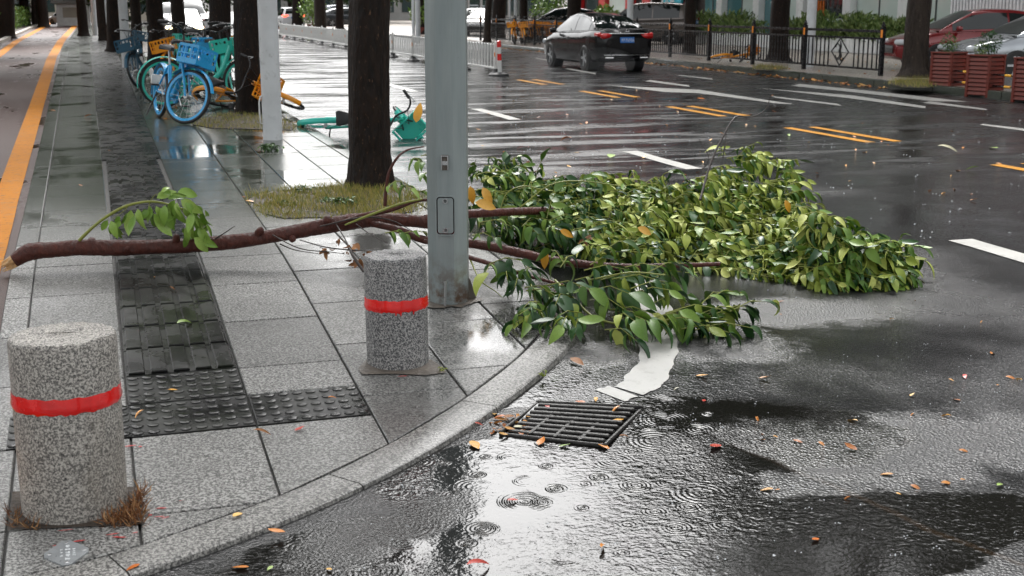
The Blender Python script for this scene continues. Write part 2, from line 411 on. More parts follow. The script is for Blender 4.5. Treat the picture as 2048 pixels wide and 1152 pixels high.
INNER = [(-3.2, 3.30), (-1.2, 3.50), (-.30, 3.70), (-.02, 3.80), (.455, 4.08), (.894, 4.42), (1.286, 4.80), (1.66, 5.24), (1.93, 5.64), (2.07, 6.02), (2.125, 6.45), (2.13, 7.0)]
inner = [(p.x, p.y) for p in cat_rom([Vector((x, y, 0)) for x, y in INNER], 4)] + [(2.13, y) for y in (8, 12, 20, 60, 130)]
pavement = tag(bpy.data.objects.new('pavement', None), kind='structure'); COL.objects.link(pavement)
base_rows = [2.9 + .35*i for i in range(24)] + [12, 14, 17, 21, 26, 34, 46, 70, 110, 130]
ubands = [-.575, -.45, -.04, .435, .895, 1.32, 1.75, 2.13]
pb = MB()
for y0, y1 in zip(base_rows[:-1], base_rows[1:]):
    for u0, u1 in zip(ubands[:-1], ubands[1:]):
        poly = clip_convex([(fan(u0, y0), y0), (fan(u1, y0), y0), (fan(u1, y1), y1), (fan(u0, y1), y1)], INNER + [(2.13, 8), (2.13, 130)])
        if poly: pb.add([(x, y, pave_z(x, y) - .014) for x, y in poly], [tuple(range(len(poly)))])
pb.build('joint_bed', MAT['mortar'], pavement)
# slabs, one by one out to where a slab is about ten pixels deep; beyond that long strips
SLAB_T = .03
def slab(poly, name='paving_slab', mat=None, gap=.0045, top=0.):
    q = inset(poly, gap)
    if len(q) < 3: return None
    q2 = inset(q, .004) or q
    m = MB(); n = len(q); 
    if len(q2) != n: q2 = q
    t = random.uniform(-.0015, .0015) + top
    vs = [(x, y, pave_z(x, y) - SLAB_T) for x, y in q] + [(x, y, pave_z(x, y) - .003 + t) for x, y in q] + [(x, y, pave_z(x, y) + t) for x, y in q2]
    fs = [tuple(range(2*n, 3*n))] + [(l*n+i, l*n+(i+1)%n, l*n+n+(i+1)%n, l*n+n+i) for l in (0, 1) for i in range(n)]
    m.add(vs, fs); return m.build(name, mat or MAT['granite_pave'], pavement)
clipline = INNER + [(2.13, 8), (2.13, 130)]
YT = 4.73                                         # lower edge of the dotted tiles
def quad_band(u0, u1, y0, y1): return [(fan(u0, y0), y0), (fan(u1, y0), y0), (fan(u1, y1), y1), (fan(u0, y1), y1)]
for bi, (u0, u1) in enumerate(zip(ubands[:-1], ubands[1:])):
    tact = bi == 2
    y = YT + (0 if bi in (1, 2, 3) else .22*(bi % 3)) - .70*5
    while y < 17.6:
        y1 = y + .70
        segs = [(y, y1)]
        if bi in (1, 2, 3) and y < YT < y1 + 1e-6 and y1 > YT + 1e-6: segs = [(y, YT)]
        if tact and y1 > YT + 1e-6: break
        if bi in (1, 3) and abs(y - YT) < 1e-6: segs = [(YT + .355, y1)]
        for a, b in segs:
            # the two trees and their square pits
            poly = clip_convex(quad_band(u0, u1, a, b), clipline)
            if poly: slab(poly)
        y = y1
    if not tact:
        for a, b in ((y, 24), (24, 34), (34, 50), (50, 80), (80, 128)):
            if a >= b: continue
            poly = clip_convex(quad_band(u0, u1, a, b), clipline)
            if poly: slab(poly)
# tactile tiles: guide bars and warning dots
def tile_geo(kind, W, L):
    m = MB(); m.cbox((0, 0, -.012), (W - .006, L - .008, .024), .003)
    if kind == 'bar':
        for i in range(5):
            x = (i - 2)*W/5.05; m.cbox((x, 0, .0045), (W/6.9, L*.93, .013), .005)
    else:
        nx, ny = (8, 5) if W > L else (6, 5)
        for i in range(nx):
            for j in range(ny):
                m.lathe([(W/nx*.40, -.001), (W/nx*.36, .004), (W/nx*.2, .0055)], 8, Matrix.Translation(((i + .5 - nx/2)*W/nx, (j + .5 - ny/2)*L/ny, 0)) @ Matrix.Diagonal((1, .62 if False else .85, 1, 1)))
    return m
TW, TL = .475, .352
bar_me = tile_geo('bar', TW, TL).mesh('guide_tile', MAT['tactile'], 30)
dot_me = tile_geo('dot', TW, TL).mesh('warning_tile', MAT['tactile'], 40)
dotside_me = tile_geo('dot', .455, TL).mesh('warning_tile_side', MAT['tactile'], 40)
def put_tile(me, name, u, y):
    yc = y + TL/2; x = fan(u, yc); z = pave_z(x, yc) + .002
    sl = (pave_z(x, yc + .17) - pave_z(x, yc - .17))/.34
    o = link(name, me, pavement); o.location = (x, yc, z); o.rotation_euler = (math.atan(sl), 0, math.atan((fan(u, yc + .5) - fan(u, yc - .5))/-1.)); return o
y = YT; i = 0
while y < 12.5:
    put_tile(dot_me if i < 2 else bar_me, 'warning_tile' if i < 2 else 'guide_tile', .1975, y); y += TL; i += 1
put_tile(dotside_me, 'warning_tile', .665, YT); put_tile(dotside_me, 'warning_tile', -.26, YT)
tm = MB()                                        # beyond: the ribs run together
while y < 60:
    y1 = min(60, y + 2)
    for i in range(5):
        ua = .1975 + (i - 2.5)*TW/5 + .008; ub = ua + TW/5 - .02
        q = quad_band(ua, ub, y, y1); tm.add([(a, b, pave_z(a, b) + .004) for a, b in q], [(0, 1, 2, 3)])
    q = quad_band(-.04, .435, y, y1); tm.add([(a, b, pave_z(a, b)) for a, b in q], [(0, 1, 2, 3)])
    y = y1
tag(tm.build('far_guide_tiles', MAT['tactile'], pavement), kind='stuff')
# kerb stones
INNERV = [Vector((x, y, 0)) for x, y in inner]
def arc_pts(pl, step):
    o = [pl[0]]; acc = 0
    for a, b in zip(pl[:-1], pl[1:]):
        L = (b - a).length
        while acc + L >= step:
            t = (step - acc)/L; a = a + (b - a)*t; o.append(a); L = (b - a).length; acc = 0
        acc += L
    return o + [pl[-1]]
dense = arc_pts(INNERV, .125); kerb_w = .17
kerb = tag(bpy.data.objects.new('kerb', None), kind='structure'); COL.objects.link(kerb)
def kerb_run(pts, parent, name, before=None, after=None):
    m = MB(); secs = []
    for i, p in enumerate(pts):
        a = pts[i-1] if i else (before or pts[0]); b = pts[i+1] if i < len(pts)-1 else (after or pts[-1]); t = (b - a).normalized(); nn = Vector((t.y, -t.x, 0))
        z = pave_z(p.x, p.y); zr = road_z(p.x, p.y) - .12
        f = lambda d, zz: (p.x + nn.x*d, p.y + nn.y*d, zz)
        secs.append([f(.004, zr), f(.004, z - .002), f(.007, z + .002), f(kerb_w - .016, z + .001), f(kerb_w - .004, z - .006), f(kerb_w, z - .02), f(kerb_w + .006, zr)])
    n = len(secs[0]); vs = [v for s in secs for v in s]; fs = []
    for i in range(len(secs) - 1):
        for j in range(n): fs.append((i*n+j, (i+1)*n+j, (i+1)*n+(j+1)%n, i*n+(j+1)%n))
    fs += [tuple(range(n)), tuple((len(secs)-1)*n + j for j in range(n-1, -1, -1))]
    m.add(vs, fs); return m.build(name, MAT['granite_kerb'], parent, 35)
i = 4
while i < len(dense) - 1 and dense[i].y < 24:
    j = min(len(dense) - 1, i + 7)
    seg = [Vector(p) for p in dense[i:j+1]]
    d = (seg[-1] - seg[-2]).normalized(); seg[-1] = seg[-1] - d*.006
    kerb_run(seg, kerb, 'kerb_stone', dense[i-1], dense[min(j+1, len(dense)-1)]); i = j
kerb_run([Vector((2.13, y, 0)) for y in (dense[i].y + .01, 40, 80, 128)], kerb, 'far_kerb')
# cycle lane, its border, stripes and the far verge
lane_rows = [2.6 + .5*i for i in range(16)] + [12, 15, 20, 28, 40, 60, 80, 105, 130]
def usheet(name, u0, u1, dz, mat, y0=None, y1=None, parent=None, wob=0.):
    rows = [y for y in lane_rows if (y0 is None or y >= y0) and (y1 is None or y <= y1)]
    if y0 is not None: rows = [y0] + [y for y in rows if y > y0]
    if y1 is not None: rows = [y for y in rows if y < y1] + [y1]
    m = MB(); m.grid(lambda u, y: (fan(u, y) + (random.uniform(-wob, wob) if wob else 0), y, pave_z(0, y) + dz), [u0, u1], rows); return m.build(name, mat, parent)
lane = tag(usheet('cycle_lane', -1.9, -.575, -.012, MAT['lane'], 3.6), kind='structure')
usheet('orange_stripe', -.79, -.625, -.006, MAT['stripe_orange'], 3.8, None, lane, .004)
usheet('orange_stripe', -1.74, -1.58, -.006, MAT['stripe_orange'], 14, None, lane)
MAT['kerb_old'] = granite('old_kerb_stone', (.24, .22, .19), (.36, .33, .28), (.12, .1, .08), 60, .5)
vk = tag(bpy.data.objects.new('verge_kerb', None), kind='structure'); COL.objects.link(vk)
y = 30.
while y < 128:
    y1 = y + (1.6 if y < 60 else 5); m = MB()
    q = quad_band(-2.02, -1.9, y, y1 - .015); m.prism([(a, b) for a, b in q], .05, .26); m.build('kerb_stone', MAT['kerb_old'], vk); y = y1
verge = tag(usheet('verge_ground', -9, -2.02, .03, MAT['soil'], 3.6), kind='structure')
# far pavement and forecourt across the road
XK = 15.0
MAT['forecourt'] = granite('forecourt_paving', (.30, .26, .23), (.44, .39, .34), (.14, .12, .10), 30, .3, wet=0, bump=.3)
def fz(x, y): return .13
fore = tag(sheet('forecourt', [XK + .14, 17, 20, 25, 40, 80], [4, 12, 20, 30, 50, 90, 160], fz, MAT['forecourt']), kind='structure')
fk = tag(bpy.data.objects.new('far_road_kerb', None), kind='structure'); COL.objects.link(fk)
y = 9.8
while y < 64:
    y1 = y + (1.0 if y < 44 else 5)
    m = MB(); m.cbox((XK + .07, (y + y1)/2, .04), (.15, y1 - y - .02, .21), .015); m.build('kerb_stone', MAT['granite_kerb'], fk); y = y1
# painted road markings
def mark(pts, mat, name='lane_marking', z=.004):
    m = MB(); n = len(pts); m.add([(p[0], p[1], road_z(p[0], p[1]) + z) for p in pts], [tuple(range(n))]); return m.build(name, mat, road)
def strip(x0, x1, y0, y1, mat):
    ys = [y0]
    while ys[-1] < y1: ys.append(min(y1, ys[-1] + .5))
    m = MB(); m.grid(lambda u, v: (u + random.uniform(-.006, .006), v, road_z(u, v) + .004), [x0, x1], ys); return m.build('lane_marking', mat, road)
for y0 in (8.9, 13.2, 17.1, 21.3, 25.4):
    strip(8.62, 8.76, y0, y0 + (2.0 if y0 < 20 else 1.9), MAT['line_yellow']); strip(9.0, 9.14, y0, y0 + (2.0 if y0 < 20 else 1.9), MAT['line_yellow'])
for a, b in (((1250, 303), (1372, 337)),): pass
strip(5.44, 5.62, 11.5, 13.2, MAT['line_white'])
strip(5.52, 5.72, 4.6, 7.35, MAT['line_white'])
strip(5.44, 5.62, 17.5, 19.6, MAT['line_white']); strip(5.44, 5.62, 24, 27, MAT['line_white'])
def pxstrip(pts):          # a marking outlined by its corners on the road
    return mark([onroad(*p) for p in pts], MAT['line_white'])
pxstrip([(1327, 184), (1205, 169), (1255, 173), (1400, 180), (1590, 209), (1560, 208), (1400, 187)][::-1])
pxstrip([(1552, 196), (1683, 212), (1675, 208), (1540, 192)]); pxstrip([(1505, 175), (1700, 197), (1850, 217), (1852, 213), (1705, 191), (1560, 180)])
pxstrip([(1582, 172), (1700, 184), (1870, 203), (1935, 204), (1870, 196), (1700, 178), (1600, 168)])
pxstrip([(1845, 206), (1975, 221), (1972, 218), (1860, 203)]); pxstrip([(1960, 250), (2060, 264), (2060, 259), (1965, 248)])
pxstrip([(1290, 163), (1380, 174), (1378, 171), (1300, 160)]); pxstrip([(1130, 138), (1192, 149), (1190, 146), (1135, 136)])
pxstrip([(1070, 117), (1105, 124), (1104, 121), (1073, 116)]); pxstrip([(1352, 151), (1426, 160), (1424, 157), (1360, 150)])
# the curved white edge line by the drain
cl = cat_rom([Vector(p) for p in [(1219, 792, 0), (1265, 778, 0), (1300, 748, 0), (1316, 705, 0), (1318, 660, 0), (1308, 610, 0), (1285, 560, 0)]], 14)
m = MB(); L = []; Rr = []
cen = [onroad(p.x, p.y) for p in cl]
for i, p in enumerate(cen):
    t = (cen[min(i+1, len(cen)-1)] - cen[max(0, i-1)]).normalized(); nn = Vector((t.y, -t.x, 0)); L.append(p - nn*(.085 + .010*math.sin(i*.31) + .005*math.sin(i*.83 + 1) + random.gauss(0, .0015))); Rr.append(p + nn*(.085 + .007*math.sin(i*.27 + 2) + .004*math.sin(i*.77) + random.gauss(0, .0015)))
vs = []; 
for a, b in zip(L, Rr): vs += [(a.x, a.y, road_z(a.x, a.y) + .003), (b.x, b.y, road_z(b.x, b.y) + .003)]
m.add(vs, [(2*i, 2*i+1, 2*i+3, 2*i+2) for i in range(len(L) - 1) if i not in (9, 10)]); m.build('edge_line', MAT['line_white'], road)

# ------------------------------------------------------------------ object materials
MAT['pole_grey'] = None
k = NT('galvanised_grey_paint'); pos = k.coord()
c = k.mix(k.rng(k.noise(k.mapping(pos, (1, 1, .12)), 7, 5, .65), .35, .7), (.20, .235, .235), (.30, .335, .33))
c = k.mix(k.rng(k.noise(pos, 38, 5, .7), .66, .74, 0, .5), c, (.12, .13, .13))
sp = k.n('ShaderNodeSeparateXYZ'); k.l(pos, sp.inputs[0])
rustf = k.math('MULTIPLY', k.rng(sp.outputs[2], .28, .02), k.rng(k.noise(pos, 13, 5, .7), .42, .6))
c = k.mix(rustf, c, (.10, .055, .032))
MAT['pole_grey'] = k.set(Base_Color=c, Roughness=.34, Metallic=.15, Normal=k.bump(k.noise(pos, 60, 4), .05, .004))
MAT['pole_white'] = paint('off_white_pole_paint', (.62, .64, .65), .35, var=.12, scale=3, dirt=.12, dirtcol=(.3, .3, .29))
MAT['red_paint'] = paint('glossy_red_paint', (.72, .010, .008), .2, var=.25, scale=14, coat=.5)
MAT['red_splash'] = plain('red_paint_splash', (.5, .02, .02), .3)
MAT['steel'] = paint('dull_steel', (.42, .43, .43), .32, metal=.7, var=.2, scale=20)
MAT['steel_plate'] = paint('brushed_marker_plate', (.38, .40, .41), .35, metal=.5, var=.15, scale=14)
MAT['etch'] = plain('etched_lettering', (.72, .74, .74), .5)
MAT['iron'] = paint('wet_cast_iron', (.03, .028, .026), .3, metal=.3, var=.4, scale=30, bump=.3, bscale=80)
MAT['void'] = plain('water_in_drain', (.004, .004, .004), .04)  # drain water; also the dark sheet painted as shade round the post hatch
MAT['black'] = paint('black_gloss_paint', (.012, .012, .013), .25, var=.3, scale=10)
MAT['rubber'] = paint('black_rubber', (.014, .014, .014), .55, var=.3, scale=20)
MAT['white'] = paint('white_plastic', (.70, .70, .68), .35, var=.1, scale=5, dirt=.08, dirtcol=(.35, .33, .3))
MAT['reflector'] = plain('orange_reflector', (.85, .28, .04), .25)
MAT['barkbranch'] = bark('red_brown_bark', (.045, .012, .008), (.105, .028, .018), (.16, .06, .04), .8, 26, .8, .35)
MAT['barkdark'] = bark('dark_wet_bark', (.006, .0045, .0038), (.024, .0145, .010), (.20, .11, .065), .25, 20, .9)
MAT['barkgrey'] = bark('grey_brown_bark', (.016, .012, .010), (.05, .038, .029), (.16, .125, .09), .25, 14, .9)
MAT['twigdark'] = paint('dark_twig', (.03, .02, .016), .5)
MAT['stemgreen'] = paint('green_stem', (.20, .22, .035), .4, var=.25)
MAT['wood'] = paint('splintered_wood', (.62, .40, .19), .55, var=.35, scale=40, bump=.6, bscale=80)
MAT['leaf_olive'] = leafmat('olive_leaf_underside', (.15, .21, .022), (.28, .34, .05), (.44, .47, .13), .58)
MAT['leaf_green'] = leafmat('green_leaf', (.040, .095, .014), (.085, .17, .022), (.17, .27, .04), .46)
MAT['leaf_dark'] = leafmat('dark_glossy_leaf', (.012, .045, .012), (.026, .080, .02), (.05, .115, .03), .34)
MAT['leaf_lime'] = leafmat('fresh_lime_leaf', (.10, .19, .03), (.18, .31, .05), (.30, .42, .10), .3)
MAT['leaf_yellow'] = leafmat('yellow_leaf', (.62, .30, .03), (.72, .36, .05), (.80, .48, .12), .35, island=False)
MAT['leaf_orange'] = leafmat('orange_fallen_leaf', (.50, .13, .02), (.62, .22, .04), (.70, .33, .08), .3, island=False)
MAT['leaf_red'] = leafmat('red_fallen_leaf', (.45, .04, .025), (.5, .09, .06), (.55, .16, .1), .3, island=False)
MAT['leaf_brown'] = leafmat('dry_brown_leaf', (.12, .05, .02), (.26, .11, .04), (.42, .2, .08), .55)
MAT['leaf_pale'] = leafmat('pale_leaf', (.5, .48, .3), (.55, .52, .36), (.6, .56, .4), .35, island=False)
MAT['leaf_fresh'] = leafmat('fresh_green_fallen_leaf', (.25, .36, .09), (.3, .42, .12), (.36, .48, .16), .35, island=False)
MAT['crown'] = leafmat('tree_foliage', (.018, .040, .010), (.038, .075, .018), (.07, .12, .03), .45)
MAT['hedge'] = leafmat('hedge_foliage', (.05, .10, .02), (.13, .20, .05), (.26, .32, .11), .5)
MAT['grass'] = leafmat('dry_green_grass', (.13, .17, .025), (.30, .28, .06), (.50, .38, .13), .6)
MAT['straw'] = leafmat('dry_straw', (.10, .035, .012), (.22, .09, .03), (.40, .23, .10), .7)
MAT['weed'] = leafmat('weed_leaf', (.02, .06, .014), (.05, .12, .025), (.10, .2, .04), .35)

# ------------------------------------------------------------------ leaf shapes
def leaf_geo(L, W, curl, fold, twist, n=6):
    vs, fs = [], []
    for i in range(n + 1):
        t = i/n; wdt = W/2*(math.sin(math.pi*min(1, t*1.02)**.80)**.75 if 0 < t < 1 else .02)
        a = curl*t; x = L*(math.sin(a)/curl if abs(curl) > .05 else t); z = -L*((1 - math.cos(a))/curl if abs(curl) > .05 else 0)
        tw = twist*t
        for s in (-1, 0, 1):
            y = s*wdt*math.cos(fold); zz = abs(s)*wdt*math.sin(fold)
            vs.append((x, y*math.cos(tw) - zz*math.sin(tw), z + y*math.sin(tw) + zz*math.cos(tw)))
    for i in range(n):
        for j in range(2): fs.append((i*3+j, (i+1)*3+j, (i+1)*3+j+1, i*3+j+1))
    return vs, fs
LEAVES = [leaf_geo(1, .42, .9, .35, .3), leaf_geo(1, .36, 1.5, .5, -.6), leaf_geo(1, .46, .6, .3, .7), leaf_geo(1, .32, 2.0, .8, .4), leaf_geo(1, .38, 1.2, .65, -1.1), leaf_geo(1, .44, -.6, .4, .5), leaf_geo(1, .30, 1.6, 1.0, .8), leaf_geo(1, .40, 1.1, .45, 1.4)]
LITTER = [leaf_geo(1, .42, .5, .3, .6), leaf_geo(1, .5, -.6, .35, -.4), leaf_geo(1, .36, .9, .8, .9), leaf_geo(1, .46, .25, .15, .2)]
def frame(d, nrm):
    x = Vector(d).normalized(); z = Vector(nrm); z = z - x*z.dot(x)
    z = z.normalized() if z.length > 1e-5 else x.orthogonal().normalized(); y = z.cross(x)
    return Matrix((x, y, z)).transposed().to_4x4()
def rv(s=1.): return Vector((random.uniform(-s, s), random.uniform(-s, s), random.uniform(-s, s)))

# ------------------------------------------------------------------ granite bollards
def bollard(base, rad, h, label, matb, tilt, band, notch=False):
    t = thing('granite_bollard', base, label, 'bollard', 'granite bollards on the corner', tilt)
    prof = [(rad*1.0, -.1), (rad, .0), (rad*1.004, h*.3), (rad, h - .016), (rad*.985, h - .006), (rad*.955, h), (rad*.4, h + .002), (0, h + .002)]
    m = MB(); m.lathe(prof, 56)
    for i, v in enumerate(m.v):
        j = random.uniform(-.0015, .0015); m.v[i] = (v[0]*(1 + j/rad), v[1]*(1 + j/rad), v[2] + (random.uniform(-.003, .003) if v[2] > h*.95 else 0))
    m.build('shaft', matb, t, 40, False)
    b0, b1 = band; m = MB(); n = 72; rows = 5
    top = [random.uniform(-.003, .003) for _ in range(n)]; bot = [random.uniform(-.004, .004) for _ in range(n)]
    def fn(u, v):
        i = int(round(u)) % n; a = 2*math.pi*i/n; z = b0 + bot[i] + (b1 - b0 + top[i] - bot[i])*v
        r = rad*1.004 + (.001, .006, .0032, .0032, .0012)[int(round(v*4))]
        return (r*math.cos(a), r*math.sin(a), z)
    m.grid(fn, list(range(n + 1)), [0, .18, .4, .85, 1] if False else [0, .25, .5, .75, 1])
    for k_ in range(5):                                        # drips
        a = random.uniform(0, 6.28); r = rad*1.004 + .004; l = random.uniform(.004, .013)
        m.tube([(r*math.cos(a), r*math.sin(a), b0 + .006), (r*math.cos(a), r*math.sin(a), b0 - l)], [.005, .0025], 5)
    m.build('red_band', MAT['red_paint'], t, 50, False)
    return t
b1p = onpave(151, 1010); b1p.z -= .01
bollard(b1p, .168, .60, 'large near granite bollard with red painted band and dry straw at its foot', MAT['granite_a'], (R(-1), R(.3), R(10)), (.372, .425))
b2p = onpave(796, 722); b2p.z -= .01
b2 = bollard(b2p, .139, .50, 'smaller grey granite bollard with red band beside the grey lamp post', MAT['granite_b'], (R(0), R(.6), R(130)), (.265, .318))
# their earth pits
def pit(c, corners, name_label):
    m = MB(); ps = [onpave(*p) for p in corners]
    m.add([(p.x, p.y, p.z + .004) for p in ps], [tuple(range(len(ps)))]); o = m.build('earth_pit', MAT['dirt' if len(ps) > 4 else 'soil'], pavement); return o
pit(None, [(16, 1062), (290, 1050), (278, 975), (25, 985)], '')
pit(None, [(716, 738), (724, 750), (790, 749), (850, 752), (893, 746), (872, 726), (850, 716), (735, 718)], '')
# dry straw round the near bollard
m = MB()
for n_, (x0, y0, x1, y1) in ((620, (205, 985, 288, 1054)), (200, (22, 1022, 110, 1060))):
    for _ in range(n_):
        p = onpave(random.uniform(x0, x1), random.uniform(y0, y1))
        if (p - b1p).xy.length < .19: continue
        d = rv(1); d.z = abs(d.z)*1.0 + .15; d = d.normalized()*random.uniform(.025, .075); e = p + d + Vector((0, 0, .004)); mid = p + d*.5 + rv(.012)
        s = Vector((random.uniform(-1, 1), random.uniform(-1, 1), 0)).normalized()*random.uniform(.0012, .003)
        m.add([p - s, p + s, mid + s, mid - s, e], [(0, 1, 2, 3), (3, 2, 4)])
tag(m.build('dry_straw', MAT['straw'], None), 'tangle of dry brown straw at the foot of the near bollard', 'straw', kind='stuff')
# paint drops on the slabs
m = MB()
for px, py in [(298, 992), (310, 1003), (322, 1016), (345, 988), (350, 992), (120, 1090), (155, 1082), (225, 1068), (238, 1074), (300, 1030), (318, 1033), (365, 1000), (270, 1065), (130, 1060), (250, 893), (262, 891), (280, 893), (805, 752), (330, 1035)]:
    p = onpave(px, py, .0035); a = random.uniform(-.4, .4); l = random.uniform(.006, .026); w_ = random.uniform(.002, .006)
    dx, dy = math.cos(a), math.sin(a)
    q = [(-l, 0), (-l*.3, w_), (l*.6, w_*.8), (l, 0), (l*.5, -w_), (-l*.4, -w_*.7)]
    m.add([(p.x + a_*dx - b_*dy, p.y + a_*dy + b_*dx, p.z) for a_, b_ in q], [tuple(range(6))])
tag(m.build('paint_splash', MAT['red_splash'], pavement), kind='stuff')
# diamond survey plate
pp = onpave(133, 1108); t = thing('marker_plate', pp, 'diamond metal marker plate with etched writing on the paving', 'marker plate', rot=(math.atan(.05), 0, R(2)))
hd, hv = .068, .083; c_ = .012
m = MB(); m.prism([(-hd + .004, -c_), (-c_, -hv), (c_, -hv), (hd - .004, -c_), (hd - .004, c_), (c_, hv), (-c_, hv), (-hd + .004, c_)], -.002, .0055); m.build('plate', MAT['steel_plate'], t, None, False)
for x, y in ((-.05, 0), (.05, 0), (0, -.066), (0, .066)):
    m = MB(); m.lathe([(.0075, .005), (.0075, .0072), (.005, .0085), (0, .0085)], 14, Matrix.Translation((x, y, 0))); m.build('screw', MAT['steel'], t, 40, False)
m = MB(); rs = random.Random(3)
def glyph(m, x, y, s, z, rnd, M=None, th=.12):
    for _ in range(3): m.box((x, y + rnd.uniform(-.42, .42)*s, z), (s*rnd.uniform(.55, .95), s*th, .0008 if M is None else s*.05))
    for _ in range(2): m.box((x + rnd.uniform(-.4, .4)*s, y, z + .0002), (s*th, s*rnd.uniform(.5, .95), .0008 if M is None else s*.05))
for i in range(5): glyph(m, .004, -.045 + i*.021, .017, .0062, rs)
for i in range(4): glyph(m, .022, -.026 + i*.014, .010, .0062, rs)
for i in range(3): glyph(m, -.014, -.02 + i*.02, .009, .0062, rs)
m.build('etched_writing', MAT['etch'], t, None, False)

# ------------------------------------------------------------------ grey lamp post
pb_ = onpave(898, 600); t = thing('lamp_post', pb_, 'octagonal grey metal lamp post with bolted access hatch', 'lamp post', rot=(0, 0, 0))
rot8 = R(22.5) - YAW - R(4); pr = .112
m = MB(); m.lathe([(pr*.985, -.05), (pr*.985, .4), (pr*1.0, 1.2), (pr*.9, 4), (pr*.72, 8)], 8, Matrix.Rotation(rot8, 4, 'Z')); m.build('shaft', MAT['pole_grey'], t, None, False)
def vface(px, py):      # local position on the face of the post turned to the camera
    q = at(px, py, pb_.y - pr*.9); return q - pb_
fdir = Vector((-math.sin(YAW + R(0)), -math.cos(YAW), 0)); fside = Vector((math.cos(YAW), -math.sin(YAW), 0))
apo = pr*math.cos(math.pi/8)
FM = Matrix.Rotation(rot8 - R(22.5), 4, 'Z')            # faces look along local -y after this turn
def face_pt(x, z, d=0.): return FM @ Vector((x, -(apo + d), z))
def rrect(w_, h_, r_, n=5):
    o = []
    for cx, cy, a0 in ((w_/2 - r_, h_/2 - r_, 0), (-w_/2 + r_, h_/2 - r_, 90), (-w_/2 + r_, -h_/2 + r_, 180), (w_/2 - r_, -h_/2 + r_, 270)):
        for i in range(n + 1): a = R(a0 + 90*i/n); o.append((cx + r_*math.cos(a), cy + r_*math.sin(a)))
    return o
def on_face(m, poly, x, z, d0, d1):
    n = len(poly); vs = [face_pt(x + a, z + b, d0) for a, b in poly] + [face_pt(x + a, z + b, d1) for a, b in poly]
    return m.add(vs, [tuple(range(n, 2*n))] + [(i, (i+1)%n, n+(i+1)%n, n+i) for i in range(n)])
hz = at(900, 431, pb_.y - .1).z - pb_.z
m = MB(); ring = rrect(.105, .208, .022); ring2 = rrect(.092, .195, .017); n = len(ring)
vs = [face_pt(a, hz + b, d) for pl, d in ((ring, 0), (ring, .009), (ring2, .009), (ring2, .001)) for a, b in pl]
m.add(vs, [(l*n+i, l*n+(i+1)%n, l*n+n+(i+1)%n, l*n+n+i) for l in range(3) for i in range(n)]); hatch = m.build('hatch_frame', MAT['pole_grey'], t, 40, False)
m = MB(); on_face(m, ring2, 0, hz, .0, .0015); m.build('hatch_gap', MAT['void'], t, None, False)  # dark sheet standing in for the shade between hatch and frame
m = MB(); on_face(m, rrect(.080, .183, .013), 0, hz, .0, .006); hd_ = m.build('access_hatch', MAT['pole_grey'], t, 40, False)
for s in (-1, 1):
    m = MB(); m.lathe([(.0135, .004), (.0135, .012), (.009, .012), (.009, .006), (.0, .006)], 16, FM @ Matrix.Translation((0, -apo, hz + s*.076)) @ Matrix.Rotation(R(90), 4, 'X')); m.build('bolt', MAT['steel'], hd_, 40, False)
cz = at(898, 325, pb_.y - .1).z - pb_.z
m = MB(); on_face(m, rrect(.036, .078, .003), 0, cz, 0, .004); cl_ = m.build('clip_plate', MAT['dirt'], t, None, False)
m = MB()
for s in (-1, 1): m.box(face_pt(s*.016, cz, .008), (.004, .012, .074), FM.to_3x3())
m.box(face_pt(0, cz + .034, .008), (.03, .012, .004), FM.to_3x3()); m.box(face_pt(0, cz - .002, .007), (.026, .01, .02), FM.to_3x3()); m.build('clip', MAT['steel'], t, None, False)
m = MB(); bb = face_pt(-.006, .0, .022); m.tube([bb, bb + Vector((.004, -.004, .115)), bb + Vector((.003, 0, .128))], [.007, .007, .011], 8); m.build('anchor_bolt', MAT['steel'], t, 40, False)
m = MB(); g = Vector((apo + .03, -.02, .05)); m.prism([(0, 0), (.05, 0), (.012, .12), (0, .13)], -.006, .006, M=Matrix.Translation((apo*.97, -.01, -.01)) @ Matrix.Rotation(R(90), 4, 'X')); m.build('gusset', MAT['dirt'], t, None, False)
m = MB()
for i in range(26):
    a = 2*math.pi*i/26; r1 = .125 + random.uniform(0, .05)
    m.v.append((r1*math.cos(a)*1.15, r1*math.sin(a), .003 + .05*(-r1*math.sin(a)*-0)))
m.v = [(x, y, pave_z(pb_.x + x, pb_.y + y) - pb_.z + .005) for x, y, z in m.v]; m.f = [tuple(range(26))]; m.m = [0]
m.build('mud_ring', MAT['dirt'], t, None, False)

# ------------------------------------------------------------------ white poles
def white_pole(base, r, h, label, hook=False, mat='pole_white', name='white_pole', grp=None):
    t = thing(name, base, label, 'pole', grp); m = MB(); m.lathe([(r, -.05), (r, h*.4), (r*.85, h)], 24); m.build('shaft', MAT[mat], t, 60, False)
    if hook:
        m = MB(); q = Vector((-r*.97, -r*.25, 0)); m.tube([q + Vector((0, 0, .18)), q + Vector((-.03, -.01, .19)), q + Vector((-.035, -.01, .3)), q + Vector((-.035, -.01, .42)), q + Vector((-.02, -.01, .48)), q + Vector((.01, 0, .5))], .009, 6); m.build('cable_pipe', MAT['white'], t, 60, False)
    return t
wp = onpave(546, 279); white_pole(wp, .108, 7, 'thick white pole on the pavement with weeds at its foot', True)

